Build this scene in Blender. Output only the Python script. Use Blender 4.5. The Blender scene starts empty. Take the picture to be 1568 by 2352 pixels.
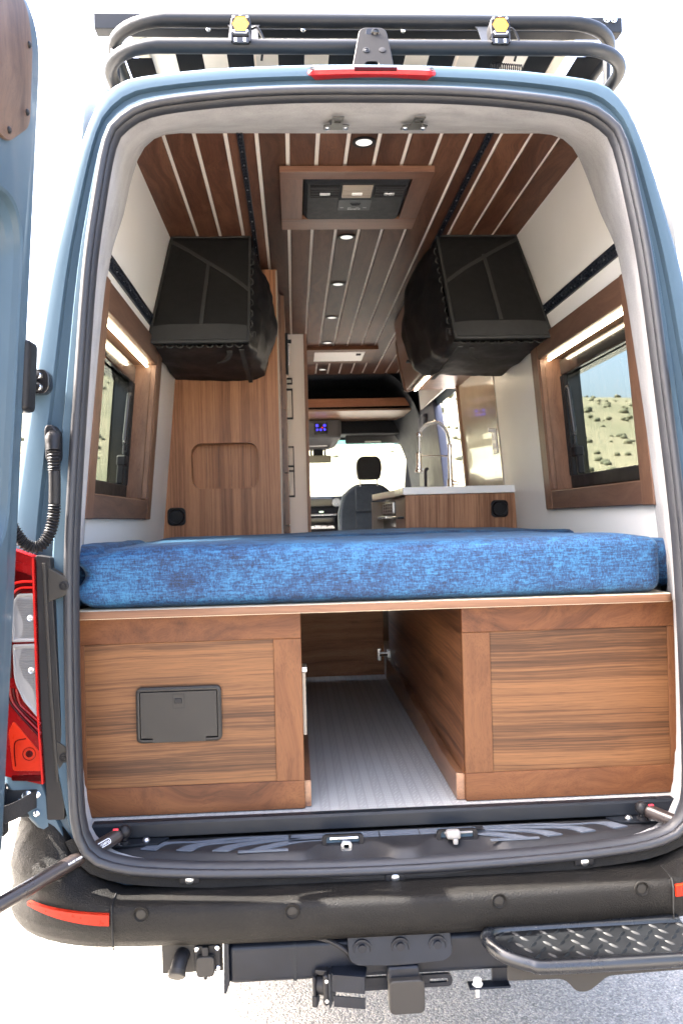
import bpy, bmesh, math, random
from math import radians, sin, cos, pi, sqrt, atan2
from mathutils import Vector, Matrix, noise
random.seed(7)
SC = bpy.context.scene
COL = SC.collection

# ------------------------------------------------------------------ camera
cam_d = bpy.data.cameras.new("camera")
cam = bpy.data.objects.new("camera", cam_d)
COL.objects.link(cam)
cam_d.sensor_fit = 'VERTICAL'
cam_d.sensor_width = 24.0
cam_d.sensor_height = 36.0
cam_d.lens = 36.0 * 1908.0 / 2352.0
cam_d.clip_start = 0.05
cam_d.clip_end = 3000
cam.matrix_world = Matrix(((0.9981229, 0.0248651, -0.0559686, -0.21), (-0.0557295, -0.0102048, -0.9983938, -2.05), (-0.0253963, 0.9996387, -0.0087999, 1.45), (0, 0, 0, 1)))
cam_d.dof.use_dof = True
cam_d.dof.focus_distance = 2.15
cam_d.dof.aperture_fstop = 7.5
SC.camera = cam

# ------------------------------------------------------------------ world, sun, exposure
SUN_EL, SUN_DIR = radians(52.0), Vector((-1.0, 0.13, 0.0)).normalized()     # the sun stands off the left flank
world = bpy.data.worlds.new("World")
SC.world = world
world.use_nodes = True
wn = world.node_tree
wn.nodes.clear()
sky = wn.nodes.new('ShaderNodeTexSky')
sky.sky_type = 'NISHITA'
sky.sun_disc = False
sky.sun_elevation = SUN_EL
sky.sun_rotation = atan2(SUN_DIR.x, SUN_DIR.y)
sky.altitude = 0
sky.air_density = 0.7
sky.dust_density = 8.0
sky.ozone_density = 0.3
bg = wn.nodes.new('ShaderNodeBackground')
bg.inputs['Strength'].default_value = 0.15
wo = wn.nodes.new('ShaderNodeOutputWorld')
wn.links.new(sky.outputs[0], bg.inputs[0])
wn.links.new(bg.outputs[0], wo.inputs[0])
sun_d = bpy.data.lights.new("sun", 'SUN')
sun_d.energy = 3.0
sun_d.angle = radians(0.55)
sun_d.color = (1.0, 0.94, 0.85)
sun = bpy.data.objects.new("sun", sun_d)
COL.objects.link(sun)
sun.location = (-20, 0, 25)
sv = Vector((SUN_DIR.x * cos(SUN_EL), SUN_DIR.y * cos(SUN_EL), sin(SUN_EL)))
sun.rotation_euler = sv.to_track_quat('Z', 'Y').to_euler()
SC.view_settings.view_transform = 'Standard'
SC.view_settings.look = 'None'
SC.view_settings.gamma = 1.0
SC.view_settings.exposure = 4.28
SC.render.engine = 'CYCLES'
SC.cycles.max_bounces = 14
SC.cycles.diffuse_bounces = 12
SC.cycles.glossy_bounces = 5
SC.cycles.transmission_bounces = 8
SC.cycles.transparent_max_bounces = 16
SC.cycles.caustics_reflective = False
SC.cycles.caustics_refractive = False
SC.cycles.sample_clamp_indirect = 20.0
SC.cycles.use_denoising = True

# ------------------------------------------------------------------ geometry helper
class G:
    """Collects shapes (world metres) and links them as ONE mesh object."""
    def __init__(self):
        self.bm = bmesh.new()
    def _grid(self, vs, faces):
        bv = [self.bm.verts.new(v) for v in vs]
        for f in faces:
            try:
                self.bm.faces.new([bv[i] for i in f])
            except ValueError:
                pass
        return bv
    def box(self, x0, x1, y0, y1, z0, z1, bev=0.0, seg=2, f=None):
        b = bmesh.new()
        vs = [b.verts.new((x, y, z)) for x in (x0, x1) for y in (y0, y1) for z in (z0, z1)]
        for q in ((0, 1, 3, 2), (4, 6, 7, 5), (0, 4, 5, 1), (2, 3, 7, 6), (0, 2, 6, 4), (1, 5, 7, 3)):
            b.faces.new([vs[i] for i in q])
        if bev > 0:
            bmesh.ops.bevel(b, geom=list(b.edges), offset=bev, segments=seg, profile=0.5, affect='EDGES', clamp_overlap=True)
        return self.add(b, f)
    def add(self, b, f=None):
        b.verts.ensure_lookup_table()
        m = {}
        for v in b.verts:
            m[v] = self.bm.verts.new(f(v.co) if f else v.co)
        for fc in b.faces:
            try:
                self.bm.faces.new([m[v] for v in fc.verts])
            except ValueError:
                pass
        b.free()
        return self
    def obox(self, c, size, rot=None, bev=0.0, seg=2):
        R = rot if rot else Matrix.Identity(3)
        c = Vector(c)
        hx, hy, hz = [s / 2 for s in size]
        return self.box(-hx, hx, -hy, hy, -hz, hz, bev, seg, f=lambda p: c + R @ p)
    def loft(self, loops, closed=True, cap0=False, cap1=False, skip=None):
        rows = [[self.bm.verts.new(p) for p in L] for L in loops]
        n = len(rows[0])
        for i in range(len(rows) - 1):
            for j in range(n if closed else n - 1):
                k = (j + 1) % n
                q = [rows[i][j], rows[i][k], rows[i + 1][k], rows[i + 1][j]]
                if skip and skip((q[0].co + q[1].co + q[2].co + q[3].co) / 4):
                    continue
                try:
                    self.bm.faces.new(q)
                except ValueError:
                    pass
        if cap0:
            self.bm.faces.new(rows[0])
        if cap1:
            self.bm.faces.new(rows[-1][::-1])
        return self
    def tube(self, pts, r, seg=12, closed=False, caps=True):
        P = [Vector(p) for p in pts]
        n = len(P)
        T = []
        for i in range(n):
            a = P[(i - 1) % n] if (closed or i > 0) else P[0]
            b = P[(i + 1) % n] if (closed or i < n - 1) else P[-1]
            T.append((b - a).normalized())
        up = Vector((0, 0, 1)) if abs(T[0].z) < 0.9 else Vector((1, 0, 0))
        N = (up - T[0] * up.dot(T[0])).normalized()
        loops = []
        for i in range(n):
            N = (N - T[i] * N.dot(T[i])).normalized()
            Bn = T[i].cross(N)
            rr = r[i] if isinstance(r, (list, tuple)) else r
            loops.append([P[i] + (N * cos(2 * pi * k / seg) + Bn * sin(2 * pi * k / seg)) * rr for k in range(seg)])
        if closed:
            loops.append(loops[0])
        return self.loft(loops, True, caps and not closed, caps and not closed)
    def cyl(self, a, b, r0, r1=None, seg=20):
        r1 = r0 if r1 is None else r1
        a, b = Vector(a), Vector(b)
        t = (b - a).normalized()
        up = Vector((0, 0, 1)) if abs(t.z) < 0.9 else Vector((1, 0, 0))
        N = (up - t * up.dot(t)).normalized()
        Bn = t.cross(N)
        L = lambda c, r: [c + (N * cos(2 * pi * k / seg) + Bn * sin(2 * pi * k / seg)) * r for k in range(seg)]
        return self.loft([L(a, r0), L(b, r1)], True, True, True)
    def lathe(self, c, axis, prof, seg=24):
        """prof: list of (along, radius) about axis through c"""
        c, t = Vector(c), Vector(axis).normalized()
        up = Vector((0, 0, 1)) if abs(t.z) < 0.9 else Vector((1, 0, 0))
        N = (up - t * up.dot(t)).normalized()
        Bn = t.cross(N)
        loops = [[c + t * h + (N * cos(2 * pi * k / seg) + Bn * sin(2 * pi * k / seg)) * max(r, 1e-5) for k in range(seg)] for h, r in prof]
        return self.loft(loops, True, True, True)
    def prism(self, poly, plane, d0, d1, bev=0.0, seg=2):
        """poly in plane 'xz' (extruded along y), 'yz' (along x) or 'xy' (along z)"""
        f = {'xz': lambda p, d: (p[0], d, p[1]), 'yz': lambda p, d: (d, p[0], p[1]), 'xy': lambda p, d: (p[0], p[1], d)}[plane]
        b = bmesh.new()
        A = [b.verts.new(f(p, d0)) for p in poly]
        B = [b.verts.new(f(p, d1)) for p in poly]
        n = len(poly)
        b.faces.new(A)
        b.faces.new(B[::-1])
        for i in range(n):
            b.faces.new([A[i], B[i], B[(i + 1) % n], A[(i + 1) % n]])
        bmesh.ops.recalc_face_normals(b, faces=list(b.faces))
        if bev > 0:
            es = [e for e in b.edges if len(e.link_faces) == 2 and e.calc_face_angle(0) > 0.6]
            bmesh.ops.bevel(b, geom=es, offset=bev, segments=seg, profile=0.5, affect='EDGES', clamp_overlap=True)
        return self.add(b)
    def ringprism(self, outer, inner, plane, d0, d1):
        f = {'xz': lambda p, d: (p[0], d, p[1]), 'yz': lambda p, d: (d, p[0], p[1]), 'xy': lambda p, d: (p[0], p[1], d)}[plane]
        L = [[f(p, d0) for p in outer], [f(p, d1) for p in outer], [f(p, d1) for p in inner], [f(p, d0) for p in inner], [f(p, d0) for p in outer]]
        return self.loft(L, True)
    def sphere(self, c, r, seg=16, sc=(1, 1, 1)):
        b = bmesh.new()
        bmesh.ops.create_uvsphere(b, u_segments=seg, v_segments=max(6, seg // 2), radius=r)
        c = Vector(c)
        return self.add(b, lambda p: c + Vector((p.x * sc[0], p.y * sc[1], p.z * sc[2])))
    def warp(self, fn):
        for v in self.bm.verts:
            v.co = fn(v.co.copy())
        return self
    def tri(self):
        return self

BASE = {}
def obj(name, g, m, parent=None, base=None, ang=32, label=None, kind=None, smooth=True):
    bm = g.bm
    bmesh.ops.remove_doubles(bm, verts=list(bm.verts), dist=1e-5)
    bmesh.ops.recalc_face_normals(bm, faces=list(bm.faces))
    b = BASE[parent.name] if parent else Vector(base or (0, 0, 0))
    for v in bm.verts:
        v.co -= b
    me = bpy.data.meshes.new(name)
    bm.to_mesh(me)
    bm.free()
    if smooth:
        me.polygons.foreach_set('use_smooth', [True] * len(me.polygons))
        me.set_sharp_from_angle(angle=radians(ang))
    for mm in (m if isinstance(m, (list, tuple)) else [m]):
        me.materials.append(mm)
    o = bpy.data.objects.new(name, me)
    COL.objects.link(o)
    BASE[o.name] = Vector(b)
    if parent:
        o.parent = parent
    else:
        o.location = b
    wm = o.modifiers.new('face_weighted', 'WEIGHTED_NORMAL')
    wm.keep_sharp = True
    if label:
        o['label'] = label
    if kind:
        o['kind'] = kind
    return o

def thing(name, loc, label, cat, group=None):
    o = bpy.data.objects.new(name, None)
    o.empty_display_size = 0.1
    COL.objects.link(o)
    o.location = loc
    BASE[o.name] = Vector(loc)
    tag(o, label, cat, group)
    return o

def tag(o, label, cat, group=None):
    o['label'] = label
    o['category'] = cat
    if group:
        o['group'] = group
    return o

def dup(root, loc, label, group=None):
    c = root.copy()
    COL.objects.link(c)
    c.location = loc
    c['label'] = label
    if group:
        c['group'] = group
    for ch in list(root.children):
        d = ch.copy()
        COL.objects.link(d)
        d.parent = c
        for sb in list(ch.children):
            e = sb.copy()
            COL.objects.link(e)
            e.parent = d
    return c

def rr(x0, x1, z0, z1, r, n=5):
    """rounded rectangle, counter-clockwise"""
    out = []
    for cx, cz, a0 in ((x1 - r, z1 - r, 0), (x0 + r, z1 - r, 90), (x0 + r, z0 + r, 180), (x1 - r, z0 + r, 270)):
        for k in range(n + 1):
            a = radians(a0 + 90 * k / n)
            out.append((cx + r * cos(a), cz + r * sin(a)))
    return out

def rpoly(P, r, n=5):
    """round the corners of a polygon; r a number or a list"""
    out = []
    m = len(P)
    for i in range(m):
        p = Vector(P[i]); a = Vector(P[i - 1]); b = Vector(P[(i + 1) % m])
        ri = r[i] if isinstance(r, (list, tuple)) else r
        if ri <= 0:
            out.append(tuple(p)); continue
        ua = (a - p); ub = (b - p)
        d = min(ri, ua.length * 0.48, ub.length * 0.48)
        s, e = p + ua.normalized() * d, p + ub.normalized() * d
        for k in range(n + 1):
            t = k / n
            out.append(tuple(s * (1 - t) ** 2 + p * 2 * t * (1 - t) + e * t * t))
    return out

def catmull(P, n=6, closed=False):
    P = [Vector(p) for p in P]
    out = []
    m = len(P)
    for i in range(m if closed else m - 1):
        p0 = P[(i - 1) % m] if (closed or i > 0) else P[0] * 2 - P[1]
        p1, p2 = P[i], P[(i + 1) % m]
        p3 = P[(i + 2) % m] if (closed or i + 2 < m) else P[-1] * 2 - P[-2]
        for k in range(n):
            t = k / n
            out.append(0.5 * ((2 * p1) + (p2 - p0) * t + (2 * p0 - 5 * p1 + 4 * p2 - p3) * t * t + (3 * p1 - p0 - 3 * p2 + p3) * t ** 3))
    if not closed:
        out.append(P[-1])
    return out

# ------------------------------------------------------------------ materials
class M:
    def __init__(self, name):
        self.m = bpy.data.materials.new(name)
        self.m.use_nodes = True
        self.t = self.m.node_tree
        self.t.nodes.clear()
        self.out = self.n('ShaderNodeOutputMaterial')
    def n(self, typ, **kw):
        nd = self.t.nodes.new(typ)
        for k, v in kw.items():
            setattr(nd, k, v)
        return nd
    def l(self, a, b):
        self.t.links.new(a, b)
    def bsdf(self, **kw):
        p = self.n('ShaderNodeBsdfPrincipled')
        for k, v in kw.items():
            p.inputs[k.replace('_', ' ')].default_value = v
        self.l(p.outputs[0], self.out.inputs[0])
        self.p = p
        return p
    def coord(self, scale=(1, 1, 1), rnd=0.0, kind='Object', loc=(0, 0, 0)):
        tc = self.n('ShaderNodeTexCoord')
        src = tc.outputs[kind]
        if rnd:
            oi = self.n('ShaderNodeObjectInfo')
            mu = self.n('ShaderNodeMath', operation='MULTIPLY')
            mu.inputs[1].default_value = rnd
            self.l(oi.outputs['Random'], mu.inputs[0])
            ad = self.n('ShaderNodeVectorMath', operation='ADD')
            self.l(src, ad.inputs[0])
            self.l(mu.outputs[0], ad.inputs[1])
            src = ad.outputs[0]
        mp = self.n('ShaderNodeMapping')
        mp.inputs['Scale'].default_value = scale
        mp.inputs['Location'].default_value = loc
        self.l(src, mp.inputs['Vector'])
        return mp.outputs[0]
    def noise(self, vec, scale=5, detail=3, rough=0.5, dist=0.0, out='Fac'):
        nz = self.n('ShaderNodeTexNoise')
        nz.inputs['Scale'].default_value = scale
        nz.inputs['Detail'].default_value = detail
        nz.inputs['Roughness'].default_value = rough
        nz.inputs['Distortion'].default_value = dist
        self.l(vec, nz.inputs['Vector'])
        return nz.outputs[out]
    def ramp(self, fac, stops, interp='LINEAR'):
        r = self.n('ShaderNodeValToRGB')
        r.color_ramp.interpolation = interp
        el = r.color_ramp.elements
        while len(el) < len(stops):
            el.new(0.5)
        for e, (p, c) in zip(el, stops):
            e.position = p
            e.color = (*c, 1) if len(c) == 3 else c
        self.l(fac, r.inputs[0])
        return r.outputs[0]
    def math(self, op, a, b=None, c=None):
        nd = self.n('ShaderNodeMath', operation=op)
        for i, v in enumerate((a, b, c)):
            if v is None:
                continue
            if isinstance(v, (int, float)):
                nd.inputs[i].default_value = v
            else:
                self.l(v, nd.inputs[i])
        return nd.outputs[0]
    def mix(self, fac, a, b, blend='MIX'):
        nd = self.n('ShaderNodeMix', data_type='RGBA', blend_type=blend)
        for i, v in ((0, fac), (6, a), (7, b)):
            if isinstance(v, (int, float)):
                nd.inputs[i].default_value = v
            elif isinstance(v, tuple):
                nd.inputs[i].default_value = (*v, 1) if len(v) == 3 else v
            else:
                self.l(v, nd.inputs[i])
        return nd.outputs[2]
    def bump(self, h, strength=0.3, dist=0.002):
        b = self.n('ShaderNodeBump')
        b.inputs['Strength'].default_value = strength
        b.inputs['Distance'].default_value = dist
        self.l(h, b.inputs['Height'])
        self.l(b.outputs[0], self.p.inputs['Normal'])

def plain(name, c, rough=0.5, metal=0.0, var=0.0, vs=6.0, bump=0.0, bs=300.0, bd=0.0006, **kw):
    a = M(name)
    if metal == 0 and max(c) < 0.05 and rough > 0.3 and 'Specular_IOR_Level' not in kw:
        kw['Specular_IOR_Level'] = 0.22
    a.bsdf(Roughness=rough, Metallic=metal, **kw)
    if var:
        v = a.coord()
        f = a.noise(v, vs, 5, 0.6)
        c0 = tuple(x * (1 - var) for x in c)
        c1 = tuple(min(1, x * (1 + var)) for x in c)
        a.l(a.ramp(f, [(0.3, c0), (0.7, c1)]), a.p.inputs['Base Color'])
        rf = a.noise(v, vs * 2.3, 4, 0.6)
        a.l(a.math('MULTIPLY_ADD', rf, 0.25, rough - 0.12), a.p.inputs['Roughness'])
    else:
        a.p.inputs['Base Color'].default_value = (*c, 1)
    if bump:
        a.bump(a.noise(a.coord(), bs, 2, 0.6), bump, bd)
    return a.m

def wood(name, dark, mid, light, axis='x', swirl=0.35, rough=0.38, cross=9.0, fine=0.35, tint=0.25, coat=0.2):
    """walnut: long growth figure along one axis, fine pores, piece-to-piece variation"""
    a = M(name)
    a.bsdf(Roughness=rough, Coat_Weight=coat, Coat_Roughness=0.25, Specular_IOR_Level=0.5 if coat else 0.25)
    ax = 'xyz'.index(axis)
    base = a.coord((1, 1, 1), rnd=41.0)
    w = a.noise(base, 2.2, 2, 0.5, 0.0, 'Color')
    sw = a.n('ShaderNodeVectorMath', operation='MULTIPLY_ADD')
    a.l(w, sw.inputs[0])
    sw.inputs[1].default_value = (swirl * 0.35,) * 3
    a.l(base, sw.inputs[2])
    def st(along, crossv):
        mp = a.n('ShaderNodeMapping')
        s = [crossv] * 3
        s[ax] = along
        mp.inputs['Scale'].default_value = s
        a.l(sw.outputs[0], mp.inputs['Vector'])
        return mp.outputs[0]
    big = a.noise(st(0.55, cross), 1.0, 4, 0.6, 0.6)
    rings = a.noise(st(0.8, cross * 4.5), 1.0, 5, 0.62, 0.25)
    f = a.math('MULTIPLY_ADD', rings, 0.5, a.math('MULTIPLY', big, 0.5))
    col = a.ramp(f, [(0.33, dark), (0.45, mid), (0.53, tuple((p + q) / 2 for p, q in zip(mid, light))), (0.66, light)])
    pores = a.noise(st(5.0, 420.0), 1.0, 2, 0.6)
    pm = a.ramp(pores, [(0.36, (1 - fine,) * 3), (0.52, (1, 1, 1))])
    col = a.mix(1.0, col, pm, 'MULTIPLY')
    oi = a.n('ShaderNodeObjectInfo')
    tv = a.math('MULTIPLY_ADD', oi.outputs['Random'], tint * 2, 1 - tint)
    cmb = a.n('ShaderNodeCombineColor')
    for i in range(3):
        a.l(tv, cmb.inputs[i])
    col = a.mix(1.0, col, cmb.outputs[0], 'MULTIPLY')
    a.l(col, a.p.inputs['Base Color'])
    a.bump(pores, 0.12, 0.0004)
    return a.m

def veneer(name, dark, light, axis='x', bands=9.0, lines=150.0, warp=0.02, rough=0.5):
    """quarter-cut veneer: straight fine lines in broad light and dark bands"""
    a = M(name)
    a.bsdf(Roughness=rough, Specular_IOR_Level=0.25)
    ax = 'xyz'.index(axis)
    base = a.coord((1, 1, 1), rnd=17.0)
    w = a.noise(base, 1.6, 2, 0.5, 0.0, 'Color')
    sw = a.n('ShaderNodeVectorMath', operation='MULTIPLY_ADD')
    a.l(w, sw.inputs[0])
    sw.inputs[1].default_value = (warp,) * 3
    a.l(base, sw.inputs[2])
    def st(along, cross):
        mp = a.n('ShaderNodeMapping')
        sc = [cross] * 3
        sc[ax] = along
        mp.inputs['Scale'].default_value = sc
        a.l(sw.outputs[0], mp.inputs['Vector'])
        return mp.outputs[0]
    b = a.noise(st(0.25, bands), 1.0, 2, 0.5)
    m_ = a.noise(st(0.35, bands * 5), 1.0, 3, 0.6)
    f = a.noise(st(0.6, lines), 1.0, 3, 0.65)
    pr = a.noise(st(14.0, 520.0), 1.0, 2, 0.6)
    t = a.math('ADD', a.math('MULTIPLY', b, 0.36), a.math('ADD', a.math('MULTIPLY', m_, 0.28), a.math('MULTIPLY', f, 0.36)))
    mid = tuple((p + q) / 2 for p, q in zip(dark, light))
    c = a.ramp(t, [(0.38, dark), (0.47, tuple(p * .65 + q * .35 for p, q in zip(dark, light))), (0.52, tuple(p * .3 + q * .7 for p, q in zip(dark, light))), (0.62, light)])
    c = a.mix(1.0, c, a.ramp(pr, [(0.36, (0.78,) * 3), (0.5, (1, 1, 1))]), 'MULTIPLY')
    a.l(c, a.p.inputs['Base Color'])
    a.bump(pr, 0.1, 0.0003)
    return a.m

def glass(name, tint=(0.75, 0.82, 0.80), refl=1.0):
    a = M(name)
    tr = a.n('ShaderNodeBsdfTransparent')
    tr.inputs[0].default_value = (*tint, 1)
    gl = a.n('ShaderNodeBsdfGlossy')
    gl.inputs['Roughness'].default_value = 0.02
    ge = a.n('ShaderNodeNewGeometry')
    dp = a.n('ShaderNodeVectorMath', operation='DOT_PRODUCT')
    a.l(ge.outputs['Normal'], dp.inputs[0]); a.l(ge.outputs['Incoming'], dp.inputs[1])
    cs = a.math('SUBTRACT', 1.0, a.math('ABSOLUTE', dp.outputs['Value']))
    fa = a.math('MULTIPLY', a.math('MULTIPLY_ADD', a.math('POWER', cs, 5.0), 0.96, 0.04), refl)
    mx = a.n('ShaderNodeMixShader')
    a.l(fa, mx.inputs[0]); a.l(tr.outputs[0], mx.inputs[1]); a.l(gl.outputs[0], mx.inputs[2])
    a.l(mx.outputs[0], a.out.inputs[0])
    return a.m

def emit(name, c, s):
    a = M(name)
    a.bsdf(Base_Color=(*c, 1), Emission_Color=(*c, 1), Emission_Strength=s, Roughness=0.4)
    return a.m

PAINT = plain('blue_grey_paint', (0.050, 0.080, 0.108), 0.38, 0.0, var=0.04, vs=3, Specular_IOR_Level=0.10, Coat_Weight=0.14, Coat_Roughness=0.10)
RUBBER = plain('black_rubber', (0.017, 0.018, 0.022), 0.45, var=0.15, vs=9, Specular_IOR_Level=0.4)
BLACKM = plain('black_powder_coat', (0.008, 0.010, 0.0135), 0.42, var=0.15, vs=8, bump=0.15, bs=500)
BLACKP = plain('black_plastic', (0.009, 0.009, 0.0105), 0.45, var=0.12, vs=12)
GREYP = plain('warm_grey_plastic', (0.024, 0.022, 0.020), 0.5, var=0.06, vs=10, bump=0.1, bs=900)
GLOSSB = plain('gloss_black', (0.010, 0.010, 0.011), 0.12)
CHROME = plain('chrome', (0.8, 0.8, 0.82), 0.12, 1.0)
STEEL = plain('brushed_steel', (0.55, 0.56, 0.58), 0.3, 1.0, var=0.08, vs=20)
WHITEW = plain('white_wall_laminate', (0.84, 0.82, 0.78), 0.42, var=0.015, vs=4)
WHITES = plain('white_solid_surface', (0.88, 0.87, 0.85), 0.3, var=0.02)
CREAM = plain('cream_strip', (0.86, 0.80, 0.72), 0.5)
WOODC = wood('walnut_ceiling_plank', (0.040, 0.014, 0.008), (0.078, 0.031, 0.018), (0.14, 0.064, 0.037), 'y', 0.55, 0.5, 8, 0.3, 0.32, 0)
WOODX = wood('walnut_rail_wood', (0.038, 0.0115, 0.0042), (0.094, 0.033, 0.012), (0.145, 0.057, 0.021), 'x', 1.2, 0.5, 7, 0.2, 0.06, 0)
WOODZ = wood('walnut_stile_wood', (0.045, 0.0155, 0.006), (0.094, 0.035, 0.013), (0.134, 0.055, 0.021), 'z', 0.55, 0.5, 7, 0.2, 0.06, 0)
WOODFZ = wood('walnut_frame_upright', (0.075, 0.034, 0.019), (0.140, 0.068, 0.039), (0.205, 0.108, 0.066), 'z', 0.5, 0.45, 10, 0.25, 0.12, .1)
WOODFY = wood('walnut_frame_board', (0.058, 0.026, 0.016), (0.108, 0.052, 0.032), (0.160, 0.086, 0.054), 'y', 0.5, 0.45, 10, 0.25, 0.12, .1)
VENX = veneer('walnut_veneer_across', (0.036, 0.014, 0.006), (0.165, 0.074, 0.029), 'x', 12, 210, 0.035)
VENZ = veneer('walnut_veneer_upright', (0.17, 0.068, 0.032), (0.46, 0.215, 0.105), 'z', 10, 120, 0.015, 0.42)
VENY = wood('walnut_veneer_along', (0.055, 0.024, 0.014), (0.13, 0.06, 0.034), (0.26, 0.13, 0.075), 'y', 0.30, 0.35, 8, 0.25, 0.04)
DARKW = plain('seam_black', (0.012, 0.012, 0.012), 0.7)
AMBER = plain('amber_lens', (0.62, 0.27, 0.006), 0.12, var=0.2, vs=90, Coat_Weight=0.3)
REDL = plain('red_lens', (0.11, 0.0022, 0.0028), 0.25, var=0.25, vs=12, Specular_IOR_Level=0.2)
REDD = plain('dark_red_lens', (0.026, 0.0006, 0.0009), 0.25, Specular_IOR_Level=0.08)
ORANGEL = plain('orange_red_lens', (0.26, 0.013, 0.004), 0.3, var=0.12, vs=30, Specular_IOR_Level=0.15)
CLEARL = plain('clear_lens', (0.17, 0.17, 0.175), 0.3, Coat_Weight=0.25, Coat_Roughness=0.1)
LEDM = emit('warm_led', (1.0, 0.84, 0.58), 2.5)
LAMPW = emit('lit_diffuser', (0.95, 0.93, 0.88), 0.04)
BLUEE = emit('blue_button_light', (0.05, 0.04, 1.0), 0.12)
REDE = emit('red_button_light', (1.0, 0.03, 0.02), 0.05)
GREENE = emit('pale_button_light', (0.75, 1.0, 0.7), 0.06)
GLASSV = glass('tinted_window_glass', (0.41, 0.44, 0.42), 0.45)
GLASSW = glass('windscreen_glass', (0.86, 0.92, 0.90))
TAN = plain('tan_plastic', (0.35, 0.30, 0.24), 0.5)
SEATF = plain('grey_seat_fabric', (0.050, 0.066, 0.088), 0.8, var=0.12, vs=30, bump=0.3, bs=800, Sheen_Weight=0.2)
CABG = plain('cab_grey_trim', (0.10, 0.10, 0.105), 0.7, var=0.08, vs=8)
CABD = plain('cab_dark_trim', (0.016, 0.018, 0.022), 0.65, var=0.1, vs=8)
PILLAR = plain('pillar_grey_plastic', (0.07, 0.072, 0.095), 0.5, var=0.06)
NYLON = plain('black_nylon', (0.0105, 0.0105, 0.0100), 0.8, var=0.12, vs=14, bump=0.35, bs=650, bd=0.0008)
NYLONG = plain('charcoal_binding', (0.036, 0.036, 0.0345), 0.75, var=0.1, vs=20, bump=0.35, bs=500)
BAGGY = plain('thin_black_nylon', (0.008, 0.008, 0.009), 0.6, var=0.2, vs=12)

def _fabric():
    a = M('grey_headliner_fabric')
    a.bsdf(Roughness=0.95, Sheen_Weight=0.15)
    v = a.coord()
    f = a.noise(v, 520, 2, 0.7)
    f2 = a.noise(v, 7, 4, 0.6)
    c = a.ramp(a.math('MULTIPLY_ADD', f, 0.6, a.math('MULTIPLY', f2, 0.4)), [(0.36, (0.17, 0.167, 0.167)), (0.62, (0.40, 0.392, 0.395))])
    a.l(c, a.p.inputs['Base Color'])
    a.bump(f, 0.45, 0.0012)
    return a.m
FABRIC = _fabric()

def _velvet():
    a = M('blue_crushed_velvet')
    a.bsdf(Roughness=0.7, Sheen_Weight=0.10, Sheen_Roughness=0.4)
    a.p.inputs['Sheen Tint'].default_value = (0.55, 0.78, 1.0, 1)
    v = a.coord((1, 1, 1), rnd=9)
    big = a.noise(v, 4.5, 5, 0.62, 0.6)
    hst = a.noise(a.coord((34, 34, 210), rnd=9), 1.0, 4, 0.75)
    vst = a.noise(a.coord((260, 110, 110), rnd=3), 1.0, 4, 0.75)
    med = a.noise(v, 26, 4, 0.6, 0.4)
    f = a.math('ADD', a.math('MULTIPLY', big, 0.22), a.math('ADD', a.math('MULTIPLY', hst, 0.34), a.math('ADD', a.math('MULTIPLY', vst, 0.30), a.math('MULTIPLY', med, 0.14))))
    c = a.ramp(f, [(0.41, (0.0005, 0.006, 0.024)), (0.455, (0.0017, 0.018, 0.064)), (0.505, (0.0055, 0.048, 0.130)), (0.57, (0.022, 0.118, 0.235))])
    a.l(c, a.p.inputs['Base Color'])
    a.bump(a.math('ADD', hst, vst), 0.5, 0.003)
    return a.m
VELVET = _velvet()

def _bumper():
    a = M('textured_bumper_plastic')
    a.bsdf(Roughness=0.5, Specular_IOR_Level=0.14)
    v = a.coord()
    f = a.noise(v, 300, 3, 0.7)
    d = a.noise(v, 6, 5, 0.65)
    c = a.ramp(a.math('MULTIPLY_ADD', d, 0.40, a.math('MULTIPLY', f, 0.60)), [(0.36, (0.004, 0.004, 0.004)), (0.56, (0.0085, 0.0077, 0.0070)), (0.72, (0.024, 0.022, 0.019))])
    a.l(c, a.p.inputs['Base Color'])
    a.l(a.math('MULTIPLY_ADD', f, 0.5, 0.25), a.p.inputs['Roughness'])
    a.bump(f, 0.7, 0.003)
    return a.m
BUMPER = _bumper()

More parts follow.
